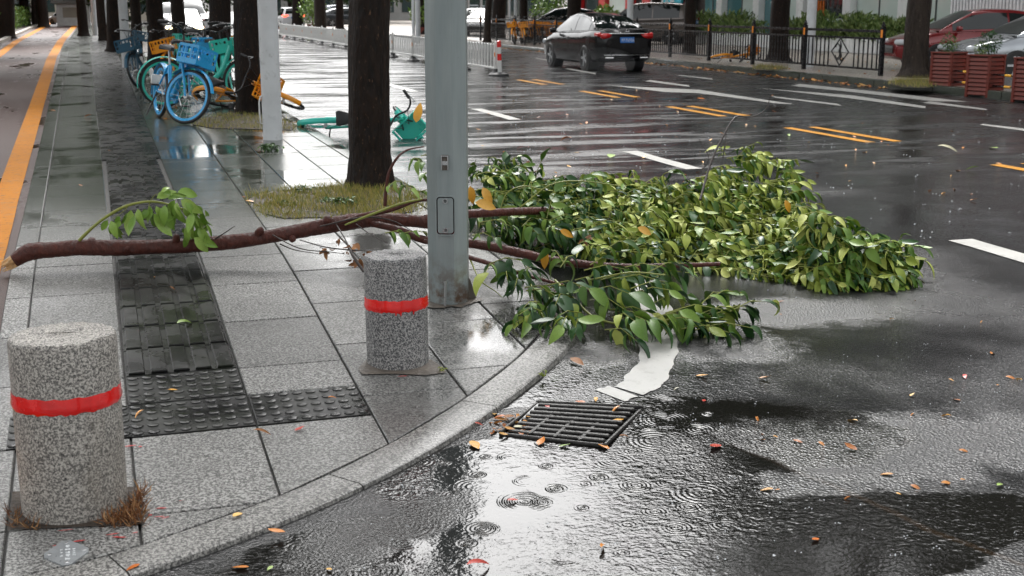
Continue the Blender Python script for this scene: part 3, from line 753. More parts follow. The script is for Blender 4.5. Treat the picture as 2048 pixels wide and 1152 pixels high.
# ------------------------------------------------------------------ trees
def crown_mesh(name, n, rx, rz, sz, seed):
    rnd = random.Random(seed); m = MB(); cl = [(rnd.uniform(-.7, .7)*rx, rnd.uniform(-.7, .7)*rx, rnd.uniform(-.7, .7)*rz, rnd.uniform(.35, .6)) for _ in range(16)]
    for _ in range(n):
        a, b, c, s = rnd.choice(cl); d = Vector((rnd.gauss(0, 1), rnd.gauss(0, 1), rnd.gauss(0, 1))).normalized()*(rnd.random()**.45)
        p = Vector((a + d.x*rx*s, b + d.y*rx*s, c + d.z*rz*s)); M = Matrix.Translation(p) @ frame((rnd.uniform(-1, 1), rnd.uniform(-1, 1), rnd.uniform(-1, .3)), (rnd.uniform(-1, 1), rnd.uniform(-1, 1), 1)); q = sz*rnd.uniform(.6, 1.3)
        m.merge([(0, 0, 0), (q*.5, q*.28, q*.05), (q, 0, -q*.1), (q*.5, -q*.28, q*.05)], [(0, 1, 2, 3)], M)
    return m.mesh(name, MAT['crown'])
CROWNS = [crown_mesh('crown_a', 3400, 2.9, 1.9, .34, 1), crown_mesh('crown_b', 3000, 2.6, 2.1, .34, 2), crown_mesh('crown_c', 3200, 3.1, 1.7, .36, 3)]
def trunk_mesh(m, r0, r1, h, lean, seed, flare=.35, n=16, rings=22):
    rnd = random.Random(seed); ph = [rnd.uniform(0, 6.28) for _ in range(6)]
    vs, fs = [], []
    for i in range(rings + 1):
        t = i/rings; z = -.08 + (h + .08)*t**1.25; rr = r0 + (r1 - r0)*min(1, z/h*1.0); rr *= 1 + flare*math.exp(-max(0, z)/.12)
        cx = lean[0]*z/h + .02*math.sin(z*1.7 + ph[0]); cy = lean[1]*z/h + .02*math.sin(z*1.3 + ph[1])
        for j in range(n):
            a = 2*math.pi*j/n; w_ = 1 + .05*math.sin(3*a + ph[2] + z*.8) + .035*math.sin(5*a + ph[3] - z*1.6) + rnd.uniform(-.022, .022)
            if z < .25: w_ += .10*math.sin(4*a + ph[4])*math.exp(-max(0, z)/.1)
            vs.append((cx + rr*w_*math.cos(a), cy + rr*w_*math.sin(a), z))
    for i in range(rings):
        for j in range(n): fs.append((i*n+j, i*n+(j+1)%n, (i+1)*n+(j+1)%n, (i+1)*n+j))
    fs.append(tuple(rings*n + j for j in range(n))); m.add(vs, fs)
    top = Vector((lean[0], lean[1], h))
    for i in range(5):
        a = i*1.256 + rnd.uniform(-.3, .3); d = Vector((math.cos(a), math.sin(a), 1.1)); L = rnd.uniform(1.2, 1.9)
        m.tube([top - Vector((0, 0, .25)), top + d*L*.45 + rv(.08), top + d*L + rv(.15)], [r1*.7, r1*.42, r1*.18], 7, False)
    return m
def tree(base, r0, r1, label, seed, h=3.6, lean=(0, 0), mat='barkdark', crown=0, cz=2.2, group=None, flare=.3, n=16, rings=22, cs=1., name='street_tree'):
    t = thing(name, base, label, 'tree', group); m = MB(); trunk_mesh(m, r0, r1, h, lean, seed, flare, n, rings); m.build('trunk', MAT[mat], t, 60, False)
    o = link('crown', CROWNS[crown % 3], t); o.location = (lean[0], lean[1], h + cz); o.rotation_euler = (0, 0, seed*1.3); o.scale = (cs, cs, cs)
    return t
GL, GR = 'street trees along the pavement', 'street trees across the road'
t1 = onpave(740, 372); tree(t1, .172, .138, 'dark thick tree trunk beside the grey lamp post with grass at its base', 11, 4.2, (.13, 0), crown=0, group=GL, n=28, rings=60, flare=.22)
t2 = onpave(500, 222); tree(t2, .185, .15, 'dark tree trunk just left of the thick white pole', 12, 4.2, (.1, 0), crown=1, group=GL, n=24, rings=50, flare=.2)
LEFT = [(436, 24.2, .19, 'tree trunk right behind the blue bicycle basket'), (357, 28.5, .14, 'slim tree trunk behind the bicycles, above the blue saddle'), (310, 33.5, .2, 'broad dark trunk behind the yellow bicycle carrier'),
        (272, 38., .14, 'dark trunk between the second white pole and the yellow bicycle'), (230, 45., .26, 'dark trunk beside the orange bicycle parked far off'), (206, 60., .2, 'trunk seen behind the far orange bicycle'), (167, 70., .24, 'trunk in front of the far white kiosk')]
for i, (px, Y, r_, lb) in enumerate(LEFT):
    p = at(px, 60, Y); p.z = .15; tree(p, r_*1.1, r_*.9, lb, 20 + i, 4., (random.uniform(-.15, .15), 0), crown=i, group=GL)
RIGHT = [(onroad(1830, 166), .27, .18, 'grey barked tree trunk in front of the red car, grass at its foot', 'barkgrey', .55), (onroad(1556, 133), .27, .2, 'dark trunk behind the black railing near the glass shop front', 'barkdark', .5)]
for i, (p, r0, r1, lb, mt, fl) in enumerate(RIGHT):
    p.z = .13; tree(p, r0, r1, lb, 40 + i, 7.5, (0, 0), mt, i, group=GR, flare=fl, n=20, rings=40, cz=3.6, cs=1.9)
for i, (px, Y, r_, lb, mt) in enumerate([(1378, 37, .17, 'tree trunk against the turquoise shop panel', 'barkdark'), (1312, 52, .2, 'trunk rising behind the roof of the black moving car', 'barkdark'), (1147, 48, .26, 'thick trunk in front of the red shop frames', 'barkdark'),
                                      (1050, 52, .16, 'trunk behind the railing left of the green shrubs', 'barkdark'), (995, 58, .3, 'wide dark trunk behind the railing near the lamp post', 'barkdark'), (974, 53, .14, 'trunk behind the white barrier end post', 'barkgrey'),
                                      (848, 70, .3, 'dark trunk just left of the grey lamp post, far across the road', 'barkdark'), (640, 78, .33, 'trunk left of the far dark parked saloon', 'barkgrey'), (597, 92, .38, 'trunk beside the far white car with lit tail lights', 'barkdark'),
                                      (680, 88, .25, 'trunk behind the far dark parked saloon', 'barkdark')]):
    p = at(px, 60, Y); p.z = .13; tree(p, r_*1.1, r_*.95, lb, 60 + i, 7.5 if px > 1040 else 4., (random.uniform(-.4, .4), 0), mt, i, group=GR, cz=4. if px > 1040 else 2.2, cs=2. if px > 1040 else 1.)
for i, (x, y) in enumerate([(-3.6, 9.), (-3.4, 2.), (-3.8, 16.), (1.6, .2), (-3.2, 24), (-3.9, 33), (-4.7, 43), (-5.8, 55)]):  # first four stand out of view, added to cut skylight on the paving
    tree((x, y, .1), .2, .16, ['tree left of the cycle lane, level with the fallen branch', 'tree left of the camera', 'tree left of the cycle lane, level with the second pole', 'tree on the near corner', 'first tree in the verge beyond the left edge', 'second tree in the verge beyond the left edge', 'third tree in the verge beyond the left edge', 'fourth tree in the verge beyond the left edge'][i], 80 + i, 4.6 if i < 4 else 2.6, (0, 0), crown=i, group=GL, cz=2.2 if i < 4 else 1.9, cs=1. if i < 4 else 1.2)

# ------------------------------------------------------------------ grass and weeds
def grass(region, n, label, fn=onpave, hmax=.075, dz=0., mat='grass', soil=True, avoid=None, name='grass_patch'):
    m = MB(); pts = [fn(*p) for p in region]; x0, x1 = min(p.x for p in pts), max(p.x for p in pts); y0, y1 = min(p.y for p in pts), max(p.y for p in pts)
    def inside(x, y):
        c = False; j = len(pts) - 1
        for i in range(len(pts)):
            a, b = pts[i], pts[j]
            if (a.y > y) != (b.y > y) and x < (b.x - a.x)*(y - a.y)/(b.y - a.y) + a.x: c = not c
            j = i
        return c
    z = pts[0].z; cx = sum(p.x for p in pts)/len(pts); cy = sum(p.y for p in pts)/len(pts)
    if soil:
        m.add([(cx + (p.x - cx)*.94, cy + (p.y - cy)*.94, p.z + .006) for p in pts] + [(cx, cy, z + .012)], [(i, (i+1) % len(pts), len(pts)) for i in range(len(pts))], 1)
    i = 0
    while i < n:
        x, y = random.uniform(x0, x1), random.uniform(y0, y1)
        if not inside(x + random.gauss(0, .05), y + random.gauss(0, .08)): i += .2; continue
        if math.sin(x*9 + 1.3*math.sin(y*7))*math.sin(y*6.1 + x*3) < -.55 and random.random() < .8: i += .1; continue
        i += 1; h = random.uniform(.3, 1)*hmax; a = random.uniform(0, 6.28); s = Vector((math.cos(a), math.sin(a), 0))*random.uniform(.0015, .004)
        p = Vector((x, y, z + .008 + dz)); tip = p + Vector((random.uniform(-.6, .6)*h, random.uniform(-.6, .6)*h, h))
        m.add([p - s, p + s, tip], [(0, 1, 2)])
    o = m.build(name, [MAT[mat], MAT['soil']]); return tag(o, label, 'grass', kind='stuff')
grass([(488, 400), (510, 388), (560, 380), (640, 374), (720, 366), (800, 372), (850, 392), (840, 425), (760, 440), (640, 438), (560, 440), (520, 430), (512, 415)], 6500, 'patch of yellow green grass around the near tree trunk', hmax=.07)
grass([(378, 250), (410, 234), (470, 228), (540, 230), (600, 252), (590, 262), (480, 259), (420, 258)], 2600, 'patch of grass around the second tree trunk', hmax=.06)
grass([(215, 62), (236, 58), (300, 80), (330, 100), (280, 110), (245, 108), (228, 84)], 1500, 'strip of grass along the far pavement edge', hmax=.12)
grass([(1775, 168), (1790, 160), (1850, 158), (1880, 170), (1850, 177), (1800, 175)], 1500, 'grass at the foot of the grey tree by the planters', fn=lambda a, b: ground(a, b, fz), hmax=.14)
grass([(1505, 134), (1520, 130), (1560, 133), (1580, 139), (1540, 142), (1508, 140)], 900, 'grass at the foot of the trunk behind the railing', fn=lambda a, b: ground(a, b, fz), hmax=.12)
def weed(p, label, n=14, L=.07, spread=.6, mat='weed', lift=0.):
    m = MB()
    for i in range(n):
        a = random.uniform(0, 6.28); d = Vector((math.cos(a)*spread, math.sin(a)*spread, random.uniform(.4, 1.1))).normalized(); h = random.uniform(.4, 1)*L*1.2
        q = p + Vector((math.cos(a), math.sin(a), 0))*random.uniform(0, L*.7) ; e = q + d*h
        m.tube([q, e], [.002, .0012], 4, False)
        for j in range(3):
            vs, fs = random.choice(LEAVES); s = L*random.uniform(.5, .95)
            m.merge([(x*s, y*s, z*s) for x, y, z in vs], fs, Matrix.Translation(q + d*h*random.uniform(.4, 1)) @ frame(Vector((random.uniform(-1, 1), random.uniform(-1, 1), random.uniform(-.1, .6))), (0, 0, 1)))
    return tag(m.build('weed', MAT[mat], None, 180), label, 'weed')
weed(onpave(540, 302), 'low green weed growing at the foot of the thick white pole', 26, .085)
weed(onpave(690, 412), 'leafy green weed in the grass beside the near trunk', 22, .075)
weed(onpave(655, 408), 'small weed in the middle of the near grass patch', 12, .06)
weed(onpave(575, 412), 'low sprig of weed at the left of the near grass patch', 10, .055)
weed(onpave(608, 386), 'dark weed at the back edge of the near grass patch', 12, .07)
weed(onpave(1090, 752), 'tiny yellow green weed growing out of the kerb joint by the drain', 7, .022, mat='leaf_olive')
weed(onpave(884, 742), 'tiny weed beside the foot of the smaller bollard', 5, .02, mat='leaf_olive')

# ------------------------------------------------------------------ the broken branch
FB = onpave(300, 525); FB.z = .15
fb = thing('fallen_branch', FB, 'long broken tree branch with leafy crown lying across pavement and road', 'branch')
limb_px = [(28, 521, 7.42, .038), (60, 504, 7.42, .047), (110, 499, 7.42, .046), (165, 495, 7.40, .046), (230, 496, 7.38, .044), (300, 494, 7.34, .043), (380, 491, 7.3, .042), (460, 484, 7.26, .041), (540, 473, 7.22, .041), (620, 458, 7.2, .043), (700, 444, 7.2, .046), (745, 441, 7.2, .042), (800, 440, 7.2, .038), (860, 445, 7.2, .036)]
P_ = [at(a, b, Y) for a, b, Y, r_ in limb_px]; rr = [r_ for *_, r_ in limb_px]
def smooth_tube(pts, rad, n=14, sub=5, wob=.035):
    p4 = cat_rom(pts, sub); rad2 = []
    for i in range(len(p4)):
        t = i/(len(p4) - 1)*(len(rad) - 1); a = int(min(t, len(rad) - 2)); rad2.append(rad[a] + (rad[a+1] - rad[a])*(t - a))
    m = MB(); m.tube(p4, rad2, n, True, 0, wob); return m
smooth_tube(P_, [r_*(1 + .06*math.sin(i*2.1)) for i, r_ in enumerate(rr)], 20, 9, .05).build('main_limb', MAT['barkbranch'], fb, 70)
m = MB()                                          # splintered break
e = P_[0]; dirb = (P_[0] - P_[1]).normalized()
for i in range(26):
    a = random.uniform(0, 6.28); o_ = Vector((0, math.cos(a), math.sin(a)))*random.uniform(.004, .034); q = e + o_ - dirb*.015
    m.tube([q - dirb*.01, q + dirb*random.uniform(.015, .04), q + dirb*random.uniform(.045, .10) + rv(.008)], [.012, .009, .0015], 5)
m.build('splintered_end', MAT['wood'], fb)
m = MB()
for px, py, Y, r_ in ((185, 492, 7.4, .05), (172, 486, 7.4, .02)):
    q = at(px, py, Y); m.lathe([(r_*.9, -.02), (r_*1.02, -.008), (r_*1.02, .008), (r_*.9, .02)], 16, Matrix.Translation(q) @ Matrix.Rotation(R(88), 4, 'Y'))
m.build('bark_collar', MAT['barkbranch'], fb, 60)
for px, py, Y, r_, d in ((352, 476, 7.28, .016, (.1, -.5, .9)), (520, 462, 7.2, .018, (.2, -.6, .7)), (585, 478, 7.16, .015, (.1, -1, -.1)), (255, 498, 7.33, .014, (0, -1, .2)), (655, 440, 7.16, .02, (-.2, -.5, .9))):
    q = at(px, py, Y); d = Vector(d).normalized(); m = MB(); m.tube([q - d*.02, q + d*.008, q + d*.02, q + d*.026], [r_*1.5, r_*1.25, r_*.9, r_*.35], 9, True, 0, .12); m.build('knot', MAT['barkbranch'], fb, 60)
for pts_ in ([(560, 488, 7.15), (590, 500, 7.1), (640, 508, 7.05)], [(430, 478, 7.25), (455, 462, 7.2), (470, 452, 7.2)], [(545, 470, 7.18), (600, 497, 7.0), (660, 504, 6.9), (690, 508, 6.85)]):
    smooth_tube([at(*p) for p in pts_], [.004, .003, .0015], 6, 4, .05).build('twig', MAT['twigdark'], fb, 70)
BR = [ # side branches: pixel, pixel, distance, radius
 ([(850, 440, 7.2), (940, 428, 7.25), (1010, 424, 7.3), (1100, 420, 7.7), (1200, 408, 8.3), (1300, 400, 8.7), (1370, 408, 8.7), (1450, 425, 8.5)], [.033, .028, .026, .024, .019, .015, .013, .008], 'barkbranch'),
 ([(740, 446, 7.18), (800, 460, 7.05), (850, 480, 6.95), (950, 488, 6.85), (1040, 506, 6.75), (1120, 523, 6.65), (1240, 534, 6.5), (1360, 531, 6.4), (1440, 528, 6.35)], [.02, .022, .024, .028, .028, .026, .021, .016, .012], 'barkbranch'),
 ([(850, 482, 6.9), (940, 515, 6.6), (1000, 533, 6.4), (1040, 547, 6.3), (1110, 566, 6.15), (1180, 582, 6.0)], [.014, .014, .013, .011, .009, .006], 'barkbranch'),
 ([(680, 446, 7.15), (730, 430, 7.1), (780, 420, 7.1), (830, 402, 7.1), (860, 400, 7.1)], [.014, .015, .014, .012, .008], 'barkbranch'),
 ([(770, 412, 7.25), (772, 380, 7.25), (778, 345, 7.25), (795, 315, 7.25), (815, 300, 7.3), (848, 293, 7.3)], [.011, .010, .009, .008, .006, .004], 'barkbranch'),
 ([(1400, 400, 7.4), (1420, 330, 7.6), (1440, 285, 7.7), (1470, 235, 7.8), (1500, 235, 7.8), (1530, 220, 7.8), (1541, 192, 7.8)], [.009, .008, .007, .006, .004, .003, .002], 'twigdark'),
 ([(1450, 300, 7.7), (1452, 270, 7.75), (1453, 250, 7.8)], [.003, .0025, .002], 'twigdark'),
 ([(1400, 345, 7.6), (1418, 318, 7.6), (1405, 290, 7.65), (1398, 278, 7.65)], [.003, .003, .002, .002], 'twigdark'),
 ([(1446, 318, 7.6), (1450, 290, 7.6), (1462, 281, 7.6)], [.004, .003, .002], 'twigdark'),
 ([(640, 453, 7.12), (720, 435, 7.08), (780, 440, 7.05), (830, 465, 7.0)], [.004, .005, .004, .002], 'twigdark'),
 ([(690, 450, 7.1), (740, 430, 7.05), (800, 408, 7.02), (845, 398, 7.0)], [.005, .008, .007, .005], 'stemgreen'),
 ([(600, 480, 7.1), (650, 494, 6.95), (700, 500, 6.85), (735, 502, 6.8)], [.003, .004, .004, .003], 'twigdark'),
 ([(672, 448, 7.1), (690, 478, 6.95), (705, 510, 6.8), (727, 543, 6.7)], [.004, .004, .009, .008], 'twigdark'),
 ([(712, 448, 7.05), (740, 468, 6.95), (775, 486, 6.85)], [.003, .003, .002], 'twigdark'),
 ([(940, 518, 6.6), (960, 560, 6.4), (990, 582, 6.3), (1010, 600, 6.2)], [.005, .004, .003, .002], 'stemgreen'),
 ([(1180, 560, 5.95), (1260, 545, 5.9), (1330, 550, 5.9)], [.005, .005, .004], 'stemgreen'),
 ([(1110, 560, 6.1), (1150, 600, 5.85), (1200, 640, 5.6), (1300, 650, 5.5), (1400, 635, 5.5), (1450, 628, 5.5)], [.006, .006, .006, .005, .004, .003], 'stemgreen'),
 ([(1060, 560, 6.2), (1070, 600, 5.9), (1090, 640, 5.7), (1110, 665, 5.6)], [.005, .005, .004, .003], 'stemgreen'),
 ([(1000, 420, 7.3), (1015, 385, 7.3), (1050, 372, 7.3), (1090, 382, 7.3)], [.004, .004, .004, .003], 'stemgreen'),
 ([(1040, 415, 7.3), (1100, 370, 7.3), (1160, 362, 7.3), (1240, 372, 7.3)], [.005, .004, .004, .003], 'stemgreen'),
 ([(1370, 405, 8.3), (1360, 380, 8.3), (1400, 355, 8.4), (1480, 335, 8.5)], [.008, .007, .006, .004], 'twigdark'),
 ([(1450, 428, 8.2), (1550, 440, 8.0), (1650, 480, 7.5), (1720, 520, 7.1)], [.008, .007, .006, .004], 'twigdark'),
]
for pts, rad, mt in BR:
    smooth_tube([at(*p) for p in pts], rad, 8, 4, .04).build('side_branch', MAT[mt], fb, 70)
# leaves: sprays hung over the heap
CANDS = []                      # (matrix, leaf shape, material key, visible weight)
def spray(p, d, n, L, mats, droop=.8, twig=None, up=(0, 0, 1)):
    d = Vector(d).normalized(); side = d.cross(Vector(up)); side = side.normalized() if side.length > .01 else Vector((1, 0, 0))
    Lt = L*random.uniform(1.3, 2.1); tip = p + d*Lt + Vector((0, 0, -.15*Lt)); mid = p + d*Lt*.5 + Vector((0, 0, .04*Lt))
    if twig is not None: twig.tube([p, mid, tip], [.0035, .0028, .0015], 4, False)
    for i in range(n):
        t = (i + .6)/n; q = p.lerp(mid, t*2) if t < .5 else mid.lerp(tip, t*2 - 1); s = 1 if i % 2 else -1
        a = random.uniform(.5, 1.2); ld = d*math.cos(a) + side*(s*math.sin(a)) + Vector((0, 0, -droop*random.uniform(.2, 1.1))) + rv(.25)
        if i == n - 1: ld = d + Vector((0, 0, -droop*.6)) + rv(.2)
        nrm = Vector((0, 0, 1)) + rv(.55) - d*.2
        ls = L*random.uniform(.5, 1.25)
        M = Matrix.Translation(q) @ frame(ld, nrm) @ Matrix.Scale(ls, 4)
        CANDS.append((M, random.randrange(len(LEAVES)), random.choice(mats)))
twig_mb = MB()
top_pts = [(930, 345), (960, 290), (1000, 318), (1050, 338), (1090, 345), (1150, 352), (1190, 342), (1240, 345), (1300, 340), (1350, 352), (1400, 335), (1440, 300), (1490, 280), (1540, 298), (1572, 328), (1590, 400), (1625, 425), (1680, 450), (1730, 478), (1780, 492), (1800, 530), (1806, 550)]
bot_pts = [(930, 470), (1000, 480), (1100, 500), (1200, 508), (1300, 512), (1370, 545), (1450, 562), (1550, 572), (1640, 576), (1720, 574), (1790, 562), (1828, 556)]
def interp(pl, x):
    for (x0, y0), (x1, y1) in zip(pl[:-1], pl[1:]):
        if x0 <= x <= x1: return y0 + (y1 - y0)*(x - x0)/(x1 - x0)
    return pl[-1][1] if x > pl[-1][0] else pl[0][1]
def heap_point(px, v, under=0.):
    yt, yb = interp(top_pts, px), interp(bot_pts, px)
    Yf = onroad(px, yb).y if px > 1300 else 6.95 - .1*(px - 930)/370
    hb = (.42 + .1*math.exp(-((px - 1490)/70)**2)) if px < 1600 else max(.10, .42 - (px - 1600)/230*.36)
    # back of the heap: where the silhouette ray stands at height hb
    d = ray(px, yt + 8); tt = (hb - CAM_H)/d.z; Yb = min(tt*d.y, Yf + 2.2)
    Y = Yf + (Yb - Yf)*v
    py = yb + (yt + 12 - yb)*v
    q = at(px, py, Y); 
    if under: q = q + Vector((0, .25*under, -.30*under))
    q.z = max(q.z, .03); return q
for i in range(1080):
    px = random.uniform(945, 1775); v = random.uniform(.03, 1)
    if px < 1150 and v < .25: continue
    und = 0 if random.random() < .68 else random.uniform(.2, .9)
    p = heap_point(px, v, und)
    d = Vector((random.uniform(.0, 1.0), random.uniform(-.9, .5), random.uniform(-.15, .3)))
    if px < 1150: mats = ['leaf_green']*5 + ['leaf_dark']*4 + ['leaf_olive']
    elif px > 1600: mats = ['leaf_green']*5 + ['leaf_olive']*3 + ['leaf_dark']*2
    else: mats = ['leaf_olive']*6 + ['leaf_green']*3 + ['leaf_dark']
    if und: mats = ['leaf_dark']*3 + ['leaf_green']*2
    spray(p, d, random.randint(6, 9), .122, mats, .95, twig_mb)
# front spray over the kerb
for (px, py, Y, dx, dy, n_) in [(990, 540, 6.35, .3, -.6, 6), (1040, 560, 6.2, -.3, -.7, 6), (1050, 575, 6.05, .2, -.8, 6), (1100, 575, 6.0, .5, -.6, 7), (1130, 590, 5.9, -.4, -.7, 7), (1150, 560, 6.05, .6, -.3, 7),
        (1180, 600, 5.8, .2, -.8, 7), (1200, 560, 5.95, .8, -.2, 7), (1220, 620, 5.65, .5, -.6, 6), (1250, 590, 5.75, .7, -.2, 7), (1160, 640, 5.6, -.3, -.6, 6), (1210, 660, 5.5, .1, -.7, 5), (1120, 640, 5.65, -.5, -.5, 6),
        (1290, 640, 5.5, .8, -.3, 7), (1340, 640, 5.5, .9, -.1, 7), (1390, 632, 5.5, .9, .1, 6), (1430, 628, 5.5, .9, .1, 5), (1350, 660, 5.4, .7, -.5, 6), (1300, 610, 5.7, .8, .3, 6), (1390, 660, 5.4, .9, -.2, 6),
        (1260, 640, 5.5, .3, -.6, 6), (1080, 610, 5.9, -.4, -.7, 6), (1010, 545, 6.3, -.2, -.8, 5), (1180, 530, 6.2, .5, .2, 6), (1250, 540, 6.1, .8, 0, 6), (1120, 535, 6.25, .3, .3, 6), (1300, 560, 6.0, .8, .2, 6), (1070, 640, 5.7, -.6, -.4, 5), (1410, 600, 5.7, .9, .3, 5)]:
    p = at(px, py, Y); p.z = max(p.z, .05)
    for rep_ in (0, 1): spray(p + Vector((random.uniform(-.07, .07), random.uniform(-.07, .07), random.uniform(-.02, .06)))*rep_, (dx + random.uniform(-.4, .4)*rep_, dy + random.uniform(-.4, .4)*rep_, .15), n_, .15, ['leaf_green']*4 + ['leaf_dark']*4 + ['leaf_olive'], .85, twig_mb)
# leaves left of and around the post
for (px, py, Y, dx, dy, n_) in [(820, 320, 7.3, .1, -.6, 5), (835, 350, 7.3, .4, -.4, 6), (805, 365, 7.3, -.4, -.5, 5), (830, 385, 7.2, .5, -.3, 5), (842, 312, 7.3, .8, 0, 4), (770, 466, 6.95, .5, -.4, 5), (800, 372, 7.25, .2, -.7, 4), (800, 468, 6.95, .9, -.1, 4), (945, 470, 6.9, .2, -.5, 5), (960, 445, 7.0, .3, -.5, 5)]:
    spray(at(px, py, Y), (dx, dy, .1), n_, .10 if px < 900 else .12, ['leaf_green']*3 + ['leaf_lime'] + (['leaf_lime'] if px < 900 else []), .7, twig_mb)
tag(twig_mb.build('twigs', MAT['stemgreen'], fb), kind='stuff')
MATK = ['leaf_olive', 'leaf_green', 'leaf_dark', 'leaf_lime']
def score(c):
    p = c[0].translation; x, y, a = project(p); return a - (.6 if p.z > .12 else 0) - 1.2*p.z
CANDS.sort(key=score)
singles, rest = CANDS[:290], CANDS[290:]
leaf_me = {}
fo = origin(fb)
MAT_SINGLE = {kk: leafmat(kk + '_single', *cc, rr_, island=False) for kk, cc, rr_ in [
    ('leaf_olive', ((.15, .21, .022), (.28, .34, .05), (.44, .47, .13)), .58), ('leaf_green', ((.040, .095, .014), (.085, .17, .022), (.17, .27, .04)), .46),
    ('leaf_dark', ((.012, .045, .012), (.026, .080, .02), (.05, .115, .03)), .34), ('leaf_lime', ((.10, .19, .03), (.18, .31, .05), (.30, .42, .10)), .3)]}
for M, li, mk in singles:
    if (li, mk) not in leaf_me:
        mm = MB(); mm.add(*LEAVES[li]); leaf_me[(li, mk)] = mm.mesh('leaf', MAT_SINGLE[mk], 180)
    link('leaf', leaf_me[(li, mk)], fb, Matrix.Translation(-fo) @ M)
m = MB()
for M, li, mk in rest: m.merge(*LEAVES[li], M, MATK.index(mk))
tag(m.build('foliage', [MAT[k_] for k_ in MATK], fb, 180), kind='stuff')
for px, py, Y, s, d in [(965, 375, 6.9, .13, (.3, -.3, -.6)), (950, 405, 6.85, .15, (.9, -.2, -.15)), (1090, 500, 6.55, .12, (-.1, -.3, -1)), (940, 372, 6.9, .12, (.1, -.2, -.8)), (1275, 455, 6.7, .11, (.8, -.3, -.3)), (1690 - 120, 400, 7.2, .1, (.3, -.3, -.7)), (1120, 460, 6.9, .1, (.7, -.4, -.3)), (832, 245, 7.25, .13, (.15, -.1, .9))]:
    mm = MB(); mm.add(*LEAVES[0]); o = link('yellow_leaf', mm.mesh('yellow_leaf', MAT['leaf_yellow'], 180), fb, Matrix.Translation(at(px, py, Y) - fo) @ frame(d, (-.3, -1, .5)) @ Matrix.Scale(s, 4))
m = MB()
for px, py, Y in [(640, 498, 6.95), (655, 500, 6.92), (648, 505, 6.92), (700, 492, 6.85), (712, 488, 6.85), (690, 500, 6.85), (715, 518, 6.8), (722, 522, 6.8), (708, 520, 6.8), (730, 505, 6.8), (678, 477, 6.95), (1165, 480, 6.7), (1180, 470, 6.7)]:
    for q in range(3): m.merge(*random.choice(LITTER), Matrix.Translation(at(px, py, Y) + rv(.012)) @ frame((random.uniform(-1, 1), random.uniform(-1, 1), -.6), rv()) @ Matrix.Scale(random.uniform(.03, .06), 4))
tag(m.build('withered_leaves', MAT['leaf_brown'], fb, 180), kind='stuff')
# the fresh shoot standing up from the limb
sh = [(158, 481, 7.38), (185, 455, 7.36), (215, 432, 7.35), (255, 411, 7.33), (300, 403, 7.3), (335, 408, 7.28), (360, 416, 7.27), (390, 425, 7.26), (405, 440, 7.25)]
shoot = smooth_tube([at(*p) for p in sh], [.010, .009, .0085, .008, .007, .006, .005, .004, .003], 8, 4).build('leafy_shoot', MAT['stemgreen'], fb, 70)
so = origin(shoot); mmL = {}
for pts_ in ([(300, 403, 7.3), (310, 390, 7.3), (325, 385, 7.3)], [(335, 408, 7.28), (342, 430, 7.27), (345, 455, 7.27)], [(360, 416, 7.27), (378, 440, 7.26), (385, 470, 7.26)], [(255, 411, 7.33), (250, 420, 7.33), (225, 438, 7.33)], [(300, 403, 7.3), (296, 420, 7.3), (290, 440, 7.3)]):
    o = smooth_tube([at(*p) for p in pts_], [.003, .0022, .0015], 5, 4).build('leaf_stalk', MAT['stemgreen'], shoot, 70)
for px, py, dx, dz_, s in [(215, 438, -.1, -1, .10), (222, 442, .3, -1, .11), (240, 432, -.5, -.8, .09), (262, 420, -.2, -1, .13), (275, 418, .2, -1, .12), (290, 416, -.3, -1, .11), (300, 412, .1, -1, .14), (312, 412, .4, -1, .13), (322, 385, .9, .5, .12), (325, 388, .8, .1, .12), (330, 410, -.2, -1, .13), (345, 412, .1, -1, .14), (355, 384, .9, -.1, .13), (362, 400, .8, -.5, .13), (370, 405, .7, -.8, .14), (380, 415, .6, -1, .14),
                        (385, 425, -.2, -1, .13), (392, 430, .2, -1, .14), (400, 435, .5, -1, .12), (378, 450, -.4, -1, .11), (395, 455, .1, -1, .13), (405, 450, .4, -.9, .12), (370, 470, .1, -1, .10), (388, 475, .6, -.6, .11), (350, 400, -.6, -.8, .11), (340, 420, -.5, -.9, .1), (230, 450, .2, -1, .09), (305, 420, -.5, -1, .1), (410, 420, .4, -1, .12), (412, 465, -.1, -1, .11)]:
  for dup_ in range(2):
    li = random.randrange(len(LEAVES))
    if li not in mmL: mm = MB(); mm.add(*LEAVES[li]); mmL[li] = mm.mesh('shoot_leaf', leafmat('shoot_leaf_%d' % li, (.12, .22, .03), (.20, .34, .055), (.32, .46, .10), .3, island=False), 180)
    Y = 7.3 - .05*(px - 200)/200 + random.uniform(-.06, .04)
    link('leaf', mmL[li], shoot, Matrix.Translation(at(px + dup_*random.uniform(-14, 14), py + dup_*random.uniform(-2, 16), Y) - so) @ frame((dx + dup_*random.uniform(-.6, .6), random.uniform(-.6, .3), dz_), (random.uniform(-.7, .4), -1, .4 + random.uniform(-.6, .5))) @ Matrix.Scale(s*random.uniform(.8, 1.2), 4))

